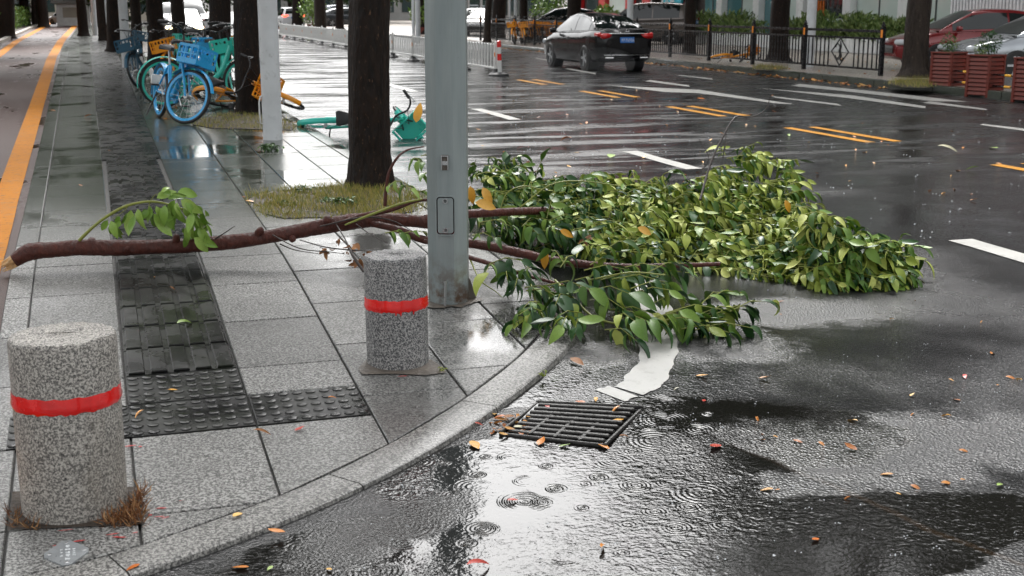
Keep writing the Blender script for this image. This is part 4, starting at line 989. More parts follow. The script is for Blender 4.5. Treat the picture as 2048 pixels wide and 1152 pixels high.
# ------------------------------------------------------------------ drain grate
gp = onroad(1148, 848); gt = thing('drain_grate', gp, 'black iron drain grate in the gutter beside the kerb', 'drain grate')
c4 = [onroad(*p) for p in ((1078, 806), (1278, 818), (1208, 893), (1008, 868))]     # frame corners: back left, back right, front right, front left
def gpt(u, v, z): a = c4[3].lerp(c4[2], u); b = c4[0].lerp(c4[1], u); q = a.lerp(b, v); return Vector((q.x, q.y, q.z + z))
m = MB(); m.add([gpt(0, 0, .003), gpt(1, 0, .003), gpt(1, 1, .003), gpt(0, 1, .003)], [(0, 1, 2, 3)]); m.build('drain_bed', MAT['void'], gt)
m = MB()
for (u0, v0), (u1, v1) in (((-.02, -.02), (1.02, -.02)), ((1.02, -.02), (1.02, 1.02)), ((1.02, 1.02), (-.02, 1.02)), ((-.02, 1.02), (-.02, -.02))):
    a, b = gpt(u0, v0, .004), gpt(u1, v1, .004); d = (b - a).normalized(); rz = Matrix.Rotation(math.atan2(d.y, d.x), 3, 'Z')
    m.cbox((a + b)/2, ((b - a).length + .014, .016, .014), .004, rot=rz)
m.build('frame', MAT['iron'], gt)
for i in range(8):
    v = .08 + i*.12; a, b = gpt(.02, v, .006), gpt(.98, v, .006); d = (b - a).normalized(); rz = Matrix.Rotation(math.atan2(d.y, d.x), 3, 'Z')
    m = MB(); m.cbox((a + b)/2, ((b - a).length, .024, .012), .005, rot=rz); m.build('bar', MAT['iron'], gt)
m = MB()
for u in (.25, .5, .75):
    a, b = gpt(u, .02, .003), gpt(u, .98, .003); d = (b - a).normalized(); rz = Matrix.Rotation(math.atan2(d.y, d.x), 3, 'Z'); m.box((a + b)/2, ((b - a).length, .012, .008), rz)
m.build('cross_rib', MAT['iron'], gt)

# ------------------------------------------------------------------ fallen leaves
def fallen(px, py, s, mat, label, on='r', yaw=None, shape=None, lift=.004, group=None):
    p = onroad(px, py) if on == 'r' else onpave(px, py)
    p.z += lift; a = random.uniform(0, 6.28) if yaw is None else yaw
    mm = MB(); vs, fs = LITTER[shape if shape is not None else random.randrange(4)]; zmin = min(v[2] for v in vs)
    mm.add([((x - .5)*s, y*s, (z - zmin)*s*.6) for x, y, z in vs], fs)
    o = link('fallen_leaf', mm.mesh('fallen_leaf', MAT[mat], 180)); o.location = p; o.rotation_euler = (random.uniform(-.12, .12), 0, a)
    return tag(o, label, 'leaf', group or 'fallen leaves')
Yl, Ol, Rl, Br, Pa, Gr = 'leaf_yellow', 'leaf_orange', 'leaf_red', 'leaf_brown', 'leaf_pale', 'leaf_fresh'
for px, py, s, mt, on, lb in [
  (372, 655, .13, Gr, 'p', 'single pale green leaf on the dark tactile tiles'), (316, 556, .05, Ol, 'p', 'small orange leaf on the guide tiles in front of the branch'), (345, 580, .045, Br, 'p', 'small curled brown leaf on the guide tiles, nearest the branch shadow'),
  (346, 782, .045, Yl, 'p', 'pale yellow leaf on the dotted tactile tile'), (279, 835, .07, Ol, 'p', 'long orange leaf on the lower dotted tile beside the near bollard'), (666, 800, .045, Ol, 'p', 'orange leaf on the side row of dotted tiles'), (264, 670, .03, Ol, 'p', 'tiny orange leaf at the left of the guide tiles'),
  (600, 860, .05, Rl, 'p', 'reddish leaf at the edge of the side dotted tiles'), (527, 872, .08, Br, 'p', 'thin brown leaf on the paving below the tactile tiles'), (476, 1034, .055, Yl, 'p', 'yellow leaf on the kerb joint near the bottom'), (552, 1066, .06, Ol, 'p', 'orange leaf at the outer edge of the kerb near the bottom'),
  (266, 1138, .05, Ol, 'p', 'orange leaf on the kerb at the bottom of the picture, right of the marker plate'), (480, 1138, .055, Ol, 'r', 'orange leaf on the road at the bottom left'), (540, 1139, .03, Gr, 'r', 'tiny yellow green leaf in the shallow water at the bottom'), (659, 1142, .03, Yl, 'r', 'tiny yellow leaf at the bottom of the dark puddle'),
  (950, 893, .085, Yl, 'r', 'long yellow leaf floating left of the drain grate'), (1083, 886, .07, Ol, 'r', 'curled orange leaf at the front edge of the drain grate'), (1130, 894, .05, Gr, 'r', 'yellow green leaf in front of the drain grate'), (1208, 897, .06, Ol, 'r', 'orange leaf standing at the front right corner of the drain grate'),
  (1232, 827, .075, Ol, 'r', 'upper orange leaf on the right end of the drain grate'), (1232, 845, .075, Yl, 'r', 'lower yellow leaf on the right end of the drain grate'), (1160, 806, .05, Ol, 'r', 'orange leaf on the back bar of the drain grate'), (1192, 802, .045, Yl, 'r', 'yellow leaf behind the drain grate'),
  (1040, 858, .055, Pa, 'r', 'pale round leaf at the left of the drain grate'), (998, 838, .06, Ol, 'r', 'orange leaf in the debris left of the drain grate'), (958, 853, .045, Rl, 'r', 'red leaf in the gutter against the kerb'), (1005, 862, .055, Br, 'r', 'dark brown leaf in the debris left of the drain grate'), (1058, 868, .035, Ol, 'r', 'small orange leaf on the lower bars of the drain grate'), (1250, 878, .05, Br, 'r', 'brown leaf at the right corner of the drain grate'), (1095, 815, .04, Rl, 'r', 'small red leaf at the back left of the drain grate'), (1020, 838, .075, Br, 'r', 'brown leaf lying by the back left of the drain grate'),
  (1405, 754, .06, Yl, 'r', 'yellow leaf on the grey asphalt right of the white edge line'), (1430, 896, .075, Rl, 'r', 'red leaf floating in the puddle right of the drain grate'), (1408, 803, .035, Rl, 'r', 'small reddish leaf on the dark water'), (1352, 782, .035, Pa, 'r', 'small pale leaf in the puddle beside the white edge line'), (1026, 1004, .045, Rl, 'r', 'red leaf floating in the big puddle'),
  (960, 1138, .10, Rl, 'r', 'ragged reddish leaf floating at the bottom centre'), (1205, 1098, .06, Ol, 'r', 'thin orange leaf on the bright water at the bottom'), (1630, 1082, .04, Ol, 'r', 'orange leaf alone on the rippled water at bottom right'), (1898, 834, .03, Yl, 'r', 'yellow leaf at the edge of the pale asphalt patch'), (2000, 973, .045, Gr, 'r', 'pale green leaf near the right edge on the wet asphalt'), (1797, 990, .02, Yl, 'r', 'tiny yellow leaf on the seam of the asphalt'), (1930, 756, .05, Rl, 'r', 'thin reddish leaf on the dark water at right'),
  (1898, 305, .26, Pa, 'r', 'large pale yellow leaf on the road near the double line'), (1986, 297, .16, Gr, 'r', 'yellow green leaf on the road at the right'), (1942, 342, .15, Gr, 'r', 'thin green leaf below the large pale leaf'), (1130, 283, .2, Ol, 'r', 'orange leaf on the wet road behind the foliage'), (1045, 299, .2, Rl, 'r', 'reddish leaf on the road close behind the grey post'), (1152, 306, .07, Yl, 'r', 'small yellow leaf on the road behind the foliage'), (1222, 314, .2, Gr, 'r', 'pale green leaf by the white dash behind the foliage'),
  (1578, 272, .1, Gr, 'r', 'curled green leaf before the double yellow line'), (1402, 198, .15, Ol, 'r', 'orange leaf near the double yellow line, far off'), (1428, 175, .15, Yl, 'r', 'yellow leaf on the far lane behind the black car'), (1758, 182, .2, Yl, 'r', 'yellow leaf by the far kerb near the railing end'), (1155, 728, .1, Br, 'r', 'flat brown leaf on the asphalt in front of the foliage'), (1545, 192, .1, Br, 'r', 'brown leaf beside the thin bare twig'),
  (830, 262, .01, Yl, 'r', ''), (500, 405, .07, Ol, 'p', 'orange leaf at the left tip of the near grass patch'), (488, 395, .05, Rl, 'p', 'red leaf beside the left tip of the near grass patch'), (161, 372, .05, Br, 'p', 'small brown leaf on the paving behind the leafy shoot'), (150, 605 - 90, .01, Br, 'p', ''), (175, 235, .12, Ol, 'p', 'orange leaf on the dark paving left of the guide tiles'), (105, 222, .12, Ol, 'p', 'orange leaf near the orange stripe'), (220, 303, .06, Ol, 'p', 'small orange leaf on the far guide tiles')]:
    if lb: fallen(px, py, s, mt, lb, on)
tiny = MB()
for i in range(150):
    r_ = random.random()
    if r_ < .55: px, py = random.uniform(950, 2048), random.uniform(160, 420)
    elif r_ < .8: px, py = random.uniform(1500, 2048), random.uniform(600, 1000)
    else: px, py = random.uniform(980, 1060), random.uniform(825, 870)
    p = onroad(px, py, .006); tiny.merge(*random.choice(LITTER), Matrix.Translation(p) @ Matrix.Rotation(random.uniform(0, 6.28), 4, 'Z') @ Matrix.Scale(random.uniform(.02, .06)*(1 if py > 500 else 1.6), 4))
for i in range(420):
    y = random.uniform(22, 50); x = XK - .02 - abs(random.gauss(0, .16)); tiny.merge(*random.choice(LITTER), Matrix.Translation((x, y, .012)) @ Matrix.Rotation(random.uniform(0, 6.28), 4, 'Z') @ Matrix.Scale(random.uniform(.08, .17), 4))
for i in range(160):
    p = Vector((random.uniform(15.3, 22), random.uniform(20, 44), .136)); tiny.merge(*random.choice(LITTER), Matrix.Translation(p) @ Matrix.Rotation(random.uniform(0, 6.28), 4, 'Z') @ Matrix.Scale(random.uniform(.08, .16), 4))
k = leafmat('leaf_litter', (.3, .10, .03), (.55, .22, .05), (.62, .38, .12), .4)
tag(tiny.build('leaf_litter', k, None), 'scattered small orange and brown leaf litter on road and kerb', 'leaf litter', kind='stuff')

# ------------------------------------------------------------------ cars (local: nose towards +y, origin on the ground)
def carpaint(name, col, metal=.2, coat=.5): return paint(name, col, .16, metal=metal, var=.08, scale=2, coat=coat)
MAT['paint_black'] = carpaint('black_car_paint', (.002, .0022, .003), 0., 0.); MAT['paint_black'].node_tree.nodes['Principled BSDF'].inputs['Specular IOR Level'].default_value = .3; MAT['paint_red'] = carpaint('dark_red_car_paint', (.19, .010, .012)); MAT['paint_silver'] = carpaint('silver_car_paint', (.30, .32, .34), .6)
MAT['paint_brown'] = carpaint('grey_brown_car_paint', (.12, .10, .088), .4); MAT['paint_white'] = carpaint('white_car_paint', (.72, .73, .74), 0.); MAT['paint_grey'] = carpaint('dark_grey_car_paint', (.035, .04, .045), .3)
MAT['glass'] = plain('dark_car_glass', (.008, .012, .012), .03, Specular_IOR_Level=.6)
MAT['chrome'] = plain('chrome', (.7, .7, .7), .12, 1.); MAT['alloy'] = paint('alloy_rim', (.42, .43, .44), .3, metal=.7, var=.1)
MAT['tail'] = plain('red_tail_lens', (.55, .012, .012), .12, Coat_Weight=.6); MAT['lamp_lens'] = plain('clear_lamp_lens', (.55, .58, .6), .08, Coat_Weight=.8)
k = NT('lit_tail_lamp'); k.set(Base_Color=(.6, .02, .01), Emission_Color=(1, .05, .02, 1), Emission_Strength=2.2); MAT['tail_lit'] = k.mat
k = NT('lit_head_lamp'); k.set(Base_Color=(.8, .7, .5), Emission_Color=(1, .82, .5, 1), Emission_Strength=3.); MAT['head_lit'] = k.mat
MAT['plate_blue'] = plain('blue_number_plate', (.02, .16, .52), .35); MAT['trim'] = paint('black_trim', (.015, .015, .016), .4)
SEDAN = dict(L=4.85, st=[(-2.42, .46, .84, .66), (-2.37, .34, .96, .80), (-2.2, .27, 1.05, .87), (-1.7, .23, 1.05, .905), (-.9, .19, .99, .915), (.2, .19, .96, .915), (1.0, .19, .95, .91), (1.35, .20, .94, .90), (1.9, .22, .84, .87), (2.22, .25, .74, .80), (2.38, .33, .62, .66)],
             roof=[(-1.98, 1.06), (-1.6, 1.22), (-1.1, 1.39), (-.5, 1.46), (.1, 1.465), (.5, 1.41), (.95, 1.19), (1.38, .95)], wb=1.39, wr=.33)
MPV = dict(L=4.9, st=[(-2.42, .5, .95, .74), (-2.38, .38, 1.02, .86), (-2.2, .3, 1.05, .91), (-1.6, .25, 1.04, .92), (-.6, .22, 1.01, .92), (.4, .22, .98, .92), (1.1, .22, .97, .91), (1.5, .23, .98, .90), (2.0, .25, .9, .87), (2.3, .3, .8, .78), (2.42, .4, .66, .64)],
           roof=[(-2.36, 1.05), (-2.25, 1.4), (-2.05, 1.63), (-1.2, 1.70), (-.2, 1.71), (.4, 1.66), (.9, 1.4), (1.5, 1.0)], wb=1.42, wr=.34)
def lerp_tab(tab, y, c=1):
    for a, b in zip(tab[:-1], tab[1:]):
        if a[0] <= y <= b[0]: return a[c] + (b[c] - a[c])*(y - a[0])/(b[0] - a[0])
    return tab[0][c] if y < tab[0][0] else tab[-1][c]
def wheel_parts(m_t, m_r, x, y, r, sgn, spokes=5):
    MX = Matrix.Translation((x, y, r)) @ Matrix.Rotation(R(90)*sgn, 4, 'Y')
    m_t.lathe([(r*.62, -.09), (r*.9, -.1), (r*.985, -.075), (r, -.04), (r, .04), (r*.985, .075), (r*.9, .1), (r*.66, .1), (r*.62, .07)], 28, MX)
    m_r.lathe([(r*.63, .03), (r*.66, .097), (r*.69, .1), (r*.66, .09), (r*.6, .04), (0, .03)], 28, MX)
    for i in range(spokes):
        a = 2*math.pi*i/spokes + .3; m_r.cbox((MX @ Vector((r*.34*math.cos(a), r*.34*math.sin(a), .075))), (.024, r*.62, r*.17) , .008, rot=(MX.to_3x3() @ Matrix.Rotation(a, 3, 'Z') @ Matrix(((0, 1, 0), (0, 0, 1), (1, 0, 0)))))
    m_r.lathe([(r*.16, .06), (r*.15, .095), (0, .1)], 16, MX)
def car(spec, loc, yaw, mat, label, scale=(1, 1, 1), lit=False, headlit=False, full=True, plate=True, name='car', group=None):
    t = thing(name, loc, label, 'car', group, (0, 0, yaw)); t.scale = scale
    st, roof, wr = spec['st'], spec['roof'], spec['wr']
    B = lambda m, n, mt, sm=40, par=t: m.build(n, mt if not isinstance(mt, str) else MAT[mt], par, sm, False)
    ys = sorted(set([s[0] for s in st] + [st[0][0] + (st[-1][0] - st[0][0])*i/26 for i in range(1, 26)]))
    def sec(y):
        zb, zt, w_ = lerp_tab(st, y, 1), lerp_tab(st, y, 2), lerp_tab(st, y, 3); h = zt - zb
        half = [(w_*.84, zb), (w_*.95, zb + .07*h), (w_*.985, zb + .28*h), (w_, zb + .55*h), (w_*.99, zb + .74*h), (w_*.955, zb + .88*h), (w_*.88, zb + .97*h), (w_*.6, zt + .012), (0, zt + .022)]
        return half
    m = MB(); rows = []
    for y in ys:
        h = sec(y); rows.append([(x, y, z) for x, z in h] + [(-x, y, z) for x, z in reversed(h[:-1])])
    n = len(rows[0]); m.add([v for r_ in rows for v in r_], [(i*n+j, i*n+(j+1)%n, (i+1)*n+(j+1)%n, (i+1)*n+j) for i in range(len(rows)-1) for j in range(n)] + [tuple(range(n)), tuple((len(rows)-1)*n + j for j in range(n-1, -1, -1))])
    B(m, 'body', mat, 35)
    y0, y1 = roof[0][0], roof[-1][0]
    gy = [y0 + (y1 - y0)*i/30 for i in range(31)]
    def gsec(y):
        w_ = lerp_tab(st, y, 3)*.885; zb = lerp_tab(st, y, 2)*.995 - .01; zr = max(zb + .005, lerp_tab(roof, y)); f = min(1, (zr - zb)/.46)
        wt = w_*(1 - .27*f); return [(w_, zb), (w_ - (w_ - wt)*.5, zb + (zr - zb)*.52), (wt + .012, zr - .075*f), (wt - .02, zr - .03*f), (wt*.8, zr - .005*f), (0, zr + .012*f)]
    def gsurf(y, s, off=0.):      # s: 0 belt .. 5 roof middle (right), mirrored by sign
        g = gsec(y); a = abs(s); i = min(4, int(a)); fr = a - i; x = g[i][0] + (g[i+1][0] - g[i][0])*fr; z = g[i][1] + (g[i+1][1] - g[i][1])*fr
        return Vector(((x + off*(1 if a < 2.5 else 0))*(1 if s >= 0 else -1), y, z + (off if a >= 2.5 else off*.3)))
    m = MB(); SS = [0, 1, 2, 3, 4, 5]; m.grid(lambda u, v: gsurf(v, u), SS, gy); m.grid(lambda u, v: gsurf(v, -u if u > 0 else -1e-9), SS[::-1], gy); B(m, 'roof', mat, 50)
    # windows
    def yroof(z):     # y positions where the roofline passes height z, back and front
        yb = [y for y in gy if lerp_tab(roof, y) >= z]; return yb[0], yb[-1]
    lenr = y1 - y0
    for sgn in (-1, 1):
        for a, b in ((y0 + lenr*.155, y0 + lenr*.47), (y0 + lenr*.485, y1 - lenr*.10)):
            m = MB(); yy = [a + (b - a)*i/8 for i in range(9)]; m.grid(lambda u, v: gsurf(v, u*sgn, .006), [.18, .6, 1, 1.5, 1.92] if sgn > 0 else [1.92, 1.5, 1, .6, .18], yy); B(m, 'side_window', 'glass', 60)
    def top_patch(ya, yb, smin, nm):
        m = MB(); yy = [ya + (yb - ya)*i/8 for i in range(9)]
        def q(u, v):
            s_ = 5 - abs(u)*(5 - smin); p = gsurf(v, s_, .007); p.y += .004*(1 if v > 0 else -1); return (p.x*(1 if u >= 0 else -1), p.y, p.z)
        m.grid(q, [-1, -.7, -.35, 0, .35, .7, 1], yy); B(m, nm, 'glass', 60)
    top_patch(y1 - lenr*.265, y1 - lenr*.02, 3.05, 'windscreen'); top_patch(y0 + lenr*(.02 if spec is SEDAN else .012), y0 + lenr*(.24 if spec is SEDAN else .085), 3.05, 'rear_window')
    wbx = lerp_tab(st, -spec['wb'], 3); 
    for sy in (-1, 1):
        for sx in (-1, 1):
            y = sy*spec['wb']; wx = lerp_tab(st, y, 3)
            m = MB(); m.lathe([(wr*1.16, -.3), (wr*1.16, .004), (wr*1.12, .008), (0, .006)], 28, Matrix.Translation((sx*(wx*.975), y, wr)) @ Matrix.Rotation(R(90)*sx, 4, 'Y')); B(m, 'wheel_arch', 'trim', 50)
            mt_, mr_ = MB(), MB(); wheel_parts(mt_, mr_, sx*(wx - .075), y, wr, sx); wo = B(mt_, 'wheel', 'rubber', 40); B(mr_, 'rim', 'alloy', 40, wo)
    ye, yf = st[0][0], st[-1][0]
    for sx in (-1, 1):
        z = .90 if spec is SEDAN else 1.02
        m = MB(); rot = Matrix.Rotation(R(-14)*sx, 3, 'Z'); m.cbox((sx*.62, ye + .055, z), (.40, .12, .13), .03, rot=rot); m.cbox((sx*.84, ye + .20, z + .035), (.06, .30, .10), .02, rot=Matrix.Rotation(R(-8)*sx, 3, 'Z')); B(m, 'tail_light', 'tail_lit' if lit else 'tail', 60)
        m = MB(); m.cbox((sx*.62, yf - .12, .68 if spec is SEDAN else .76), (.36, .26, .13), .045, rot=Matrix.Rotation(R(28)*sx, 3, 'Z')); B(m, 'headlight', 'head_lit' if headlit else 'lamp_lens', 60)
        m = MB(); yy = y1 - lenr*.13; w_ = lerp_tab(st, yy, 3); m.cbox((sx*(w_ + .075), yy, 1.0), (.20, .09, .13), .04); m.box((sx*(w_ - .02), yy, .965), (.12, .04, .03)); B(m, 'wing_mirror', mat, 60)
    m = MB(); m.cbox((0, yf - .03, .50), (.9, .12, .2), .03); B(m, 'grille', 'trim', 60)
    if full:
        m = MB(); m.cbox((0, ye + .02, .96), (1.1, .04, .028), .008); B(m, 'boot_trim', 'chrome', 60)
        m = MB(); m.cbox((0, ye + .0, .43), (1.45, .05, .022), .008); B(m, 'bumper_trim', 'chrome', 60)
        m = MB()
        for sx in (-1, 1): m.cbox((sx*.045, ye - .012, 1.005), (.018, .012, .07), .004)
        m.cbox((0, ye - .012, 1.005), (.08, .012, .016), .004); B(m, 'emblem', 'chrome', 60)
        for sx in (-1, 1):
            m = MB(); m.cbox((sx*.55, ye + .04, .36), (.26, .1, .075), .03); B(m, 'exhaust_tip', 'chrome', 60)
            for hy in (-.15, -1.0):
                m = MB(); m.cbox((sx*.925, hy, .84), (.02, .19, .028), .008); B(m, 'door_handle', mat, 60)
    if plate:
        m = MB(); m.cbox((0, ye - .005, .80 if spec is SEDAN else .9), (.44, .02, .14), .004); po = B(m, 'number_plate', 'plate_blue', None)
        m = MB(); rn = random.Random(5)
        for i in range(7):
            x = -.17 + i*.056 + (.016 if i > 1 else 0); z = .80 if spec is SEDAN else .9
            m.box((x, ye - .0165, z), (.008, .003, .085)); m.box((x + .013, ye - .0165, z + rn.uniform(-.035, .035)), (.026, .003, .010)); m.box((x + .026, ye - .0165, z + rn.uniform(-.02, .02)), (.008, .003, .06))
        B(m, 'plate_characters', 'etch', None, po)
    return t
car(SEDAN, (12.30, 31.95, 0), R(1), MAT['paint_black'], 'black saloon car driving away on the wet road, seen from behind', (.86, .92, 1.0), name='moving_car')
rc = ground(1850, 140, fz); car(SEDAN, (rc.x + 1.45, rc.y - .1, .13), R(74), MAT['paint_red'], 'dark red saloon parked behind the right hand tree, nose to the left', (.95, .95, .98), name='parked_car', group='cars parked across the road', plate=False)
sc_ = ground(2010, 160, fz); car(SEDAN, (sc_.x + 1.35, sc_.y + .1, .13), R(78), MAT['paint_silver'], 'silver car at the right edge behind the red planters', (.95, .95, .95), name='parked_car', group='cars parked across the road', plate=False)
p = at(1290, 80, 49.); car(MPV, (p.x, p.y, .13), R(52), MAT['paint_brown'], 'grey brown people carrier parked behind the black car', (.9, .9, .98), name='parked_car', group='cars parked across the road')
p = at(1130, 80, 52.); car(SEDAN, (p.x, p.y, .13), R(75), MAT['paint_grey'], 'dark saloon parked behind the railing left of the black car', (.9, .9, 1), name='parked_car', group='cars parked across the road', full=False)
p = at(957, 70, 66.); car(MPV, (p.x, p.y, .13), R(160), MAT['paint_white'], 'white car parked behind the railing beside the grey lamp post', (1, 1, .85), name='parked_car', group='cars parked across the road', full=False)
p = at(690, 52, 102.); car(SEDAN, (p.x, p.y, .05), R(-80), MAT['paint_grey'], 'far dark saloon parked side-on beyond the white barrier', (1, 1, 1.05), name='parked_car', group='cars parked across the road', full=False)
p = at(640, 45, 120.); car(MPV, (p.x + 2, p.y, .05), R(-60), MAT['paint_silver'], 'silver car half hidden behind the far green shrub', (1, 1, 1.05), name='parked_car', group='cars parked across the road', full=False)
p = at(578, 48, 100.); car(MPV, (p.x, p.y, 0), R(3), MAT['paint_white'], 'far white car with lit red tail lights beyond the white barrier', (.98, .9, .95), lit=True, name='moving_car', full=False)
p = at(372, 75, 62.); car(SEDAN, (p.x, p.y, 0), R(176), MAT['paint_grey'], 'oncoming dark car with a lit headlight, glimpsed between the trunks', (1, 1, 1.05), headlit=True, name='moving_car', full=False)
p = at(383, 60, 80.); car(MPV, (p.x, p.y, 0), R(178), MAT['paint_white'], 'white van far down the road, glimpsed between the trunks', (1.15, 1, 1.2), name='moving_car', full=False)
p = at(345, 55, 95.); car(MPV, (p.x, p.y, 0), R(178), MAT['paint_white'], 'farthest white van on the road behind the bicycles', (1.1, 1, 1.15), name='moving_car', full=False)

# ------------------------------------------------------------------ hire bicycles (local: front towards +x)
def bike_mats(nm, col, dark=False): return paint('bike_' + nm, col, .3, var=.1, scale=5, coat=.3)
BM = dict(blue=bike_mats('sky_blue', (.02, .36, .72)), teal=bike_mats('mint_teal', (.03, .50, .40)), yellow=bike_mats('orange_yellow', (.80, .30, .008)), navy=bike_mats('dark_blue', (.02, .09, .15)))
BM['black'] = MAT['black']; BM['grey'] = MAT['rubber']
def bike(loc, yaw, colour, label, steer=0., lean=0., pitch=0., rim=None, box=True, basket='front', name='hire_bicycle', spokes=18, group='hire bicycles', zoff=0., low=False, scale=1.):
    t = thing(name, loc, label, 'bicycle', group, (lean, pitch, yaw)); t.rotation_mode = 'XYZ'; t.scale = (scale,)*3
    cm = BM[colour]; rm = BM[rim] if rim else cm
    Rw = .325; H0 = Vector((-.54, 0, Rw)); H1 = Vector((.55, 0, Rw)); head = Vector((.36, 0, .82)); BB = Vector((-.09, 0, .30)); seat = Vector((-.27, 0, .86))
    axis = (Vector((.34, 0, .9)) - Vector((.49, 0, .40))).normalized()
    FM_ = Matrix.Translation(head) @ Matrix.Rotation(steer, 4, axis) @ Matrix.Translation(-head)
    def B(m, n, mt, par=t, sm=50): return m.build(n, mt, par, sm, False)
    def wheel(c, M, nm):
        WX = M @ Matrix.Translation(c) @ Matrix.Rotation(R(90), 4, 'X')
        m = MB(); r_ = .021; m.lathe([(Rw - r_ + r_*math.cos(a), r_*math.sin(a)) for a in [2*math.pi*i/8 for i in range(8)]], 36, WX, closed=True); wo = B(m, nm, MAT['rubber'])
        m = MB(); m.lathe([(Rw - .064, -.014), (Rw - .034, -.018), (Rw - .034, .018), (Rw - .064, .014)], 36, WX, closed=True); B(m, 'rim', rm, wo)
        m = MB()
        for i in range(spokes):
            a = 2*math.pi*i/spokes; m.tube([WX @ Vector((.02*math.cos(a + .6), .02*math.sin(a + .6), .02*(1 if i % 2 else -1))), WX @ Vector(((Rw - .04)*math.cos(a), (Rw - .04)*math.sin(a), 0))], .0022, 4, False)
        m.lathe([(.028, -.045), (.02, -.02), (.02, .02), (.028, .045)], 10, WX); B(m, 'spokes', MAT['steel'], wo)
    wheel(H0, Matrix.Identity(4), 'rear_wheel'); wheel(H1, FM_, 'front_wheel')
    m = MB(); m.tube(cat_rom([BB + Vector((-.02, 0, 0)), BB + Vector((.14, 0, .02)), Vector((.22, 0, .47)), Vector((.33, 0, .72)), head], 5), .034, 10)
    m.tube([BB, seat - Vector((-.06, 0, .20))], [.027, .024], 10)
    for s in (-1, 1): m.tube([BB + Vector((0, s*.03, 0)), H0 + Vector((0, s*.055, 0))], .015, 8); m.tube([Vector((-.21, s*.02, .64)), H0 + Vector((0, s*.055, 0))], .012, 8)
    m.tube([head - Vector((-.02, 0, .08)), head + Vector((-.02, 0, .06))], .032, 10); B(m, 'frame', cm)
    m = MB(); m.tube([seat - Vector((-.065, 0, .22)), seat - Vector((0, 0, .03))], .014, 8); B(m, 'seat_post', MAT['steel'])
    m = MB(); m.add([], []); 
    for i, (x, w_, z) in enumerate([(-.15, .085, .01), (-.11, .10, .03), (-.02, .075, .02), (.06, .04, .012), (.13, .022, .0)]):
        m.v += [tuple(seat + Vector((x, y, z + dz))) for y, dz in ((-w_, -.03), (-w_*.9, .005), (-w_*.3, .018), (w_*.3, .018), (w_*.9, .005), (w_, -.03))]
    for i in range(4):
        for j in range(6): m.f.append((i*6+j, i*6+(j+1)%6, (i+1)*6+(j+1)%6, (i+1)*6+j)); m.m.append(0)
    m.f += [tuple(range(6)), tuple(range(29, 23, -1))]; m.m += [0, 0]; B(m, 'saddle', MAT['rubber'])
    def fender(c, M, a0, a1, nm):
        m = MB(); rr_ = Rw + .02
        m.grid(lambda u, v: M @ (c + Vector(((rr_ + (.012 if abs(u) < .02 else 0))*math.cos(R(v)), u, (rr_ + (.012 if abs(u) < .02 else 0))*math.sin(R(v))))), [-.035, -.018, .018, .035], [a0 + (a1 - a0)*i/14 for i in range(15)]); B(m, nm, cm)
    fender(H0, Matrix.Identity(4), 40, 190, 'rear_mudguard'); fender(H1, FM_, 15, 140, 'front_mudguard')
    m = MB()
    for s in (-1, 1): m.tube([FM_ @ (head + Vector((.03, s*.045, -.1))), FM_ @ (Vector((.49, s*.05, .5))), FM_ @ (H1 + Vector((0, s*.05, 0)))], [.016, .015, .012], 8)
    m.tube([FM_ @ (head + Vector((.03, -.05, -.1))), FM_ @ (head + Vector((.03, .05, -.1)))], .02, 8); B(m, 'fork', cm)
    m = MB(); top = head + Vector((-.06, 0, .22)); m.tube([FM_ @ head, FM_ @ top], .016, 8)
    hb = [top + Vector((-.16, -.29, .06)), top + Vector((-.03, -.27, .075)), top + Vector((.04, -.16, .05)), top, top + Vector((.04, .16, .05)), top + Vector((-.03, .27, .075)), top + Vector((-.16, .29, .06))]
    m.tube([FM_ @ q for q in cat_rom(hb, 4)], .012, 8); ho = B(m, 'handlebar', BM['black'])
    for s in (0, -1):
        a, b = (hb[0], hb[1]) if s == 0 else (hb[-1], hb[-2]); m = MB(); m.tube([FM_ @ (a + (a - b)*.05), FM_ @ a.lerp(b, .85)], .019, 8); B(m, 'grip', MAT['rubber'], ho)
        m = MB(); q = a.lerp(b, 1.1); m.tube([FM_ @ (q + Vector((.02, 0, -.01))), FM_ @ (q + Vector((.05, -.03 if s == 0 else .03, -.02))), FM_ @ (a + Vector((.06, 0, -.03)))], .006, 5); B(m, 'brake_lever', MAT['steel'], ho)
    m = MB(); m.tube([FM_ @ (hb[2] + Vector((0, 0, 0))), FM_ @ (top + Vector((.16, -.05, .0))), FM_ @ (head + Vector((.05, 0, -.1)))], .004, 5, False); m.tube([FM_ @ hb[4], FM_ @ (top + Vector((.18, .05, -.02))), FM_ @ (head + Vector((.06, 0, -.12)))], .004, 5, False); B(m, 'brake_cable', BM['black'])
    if basket:
        m = MB(); c = Vector((.56, 0, .80)); bw, bd, bh = .36, .27, .21
        def BX(cc, sz): 
            vs = MB().box(cc, sz); m.add([FM_ @ Vector(v) for v in vs.v], vs.f)
        BX(c + Vector((0, 0, -bh/2)), (bd*.9, bw*.9, .012))
        for zz, hh in ((bh/2, .03), (.01, .016), (-bh/2 + .03, .06)):
            for s in (-1, 1): BX(c + Vector((s*bd/2, 0, zz)), (.012, bw, hh)); BX(c + Vector((0, s*bw/2, zz)), (bd, .012, hh))
        for i in range(6):
            f = -.5 + i/5
            for s in (-1, 1): BX(c + Vector((s*bd/2, f*bw, 0)), (.010, .018, bh))
        for i in range(4):
            f = -.5 + i/3
            for s in (-1, 1): BX(c + Vector((f*bd, s*bw/2, 0)), (.018, .010, bh))
        BX(c + Vector((bd/2 - .002, 0, .0)), (.010, bw*.6, .09)); B(m, 'basket', cm, sm=None)
        m = MB()
        for s in (-1, 1): m.tube([FM_ @ (c + Vector((-.05, s*.08, -bh/2))), FM_ @ (head + Vector((.06, s*.03, -.08)))], .01, 6)
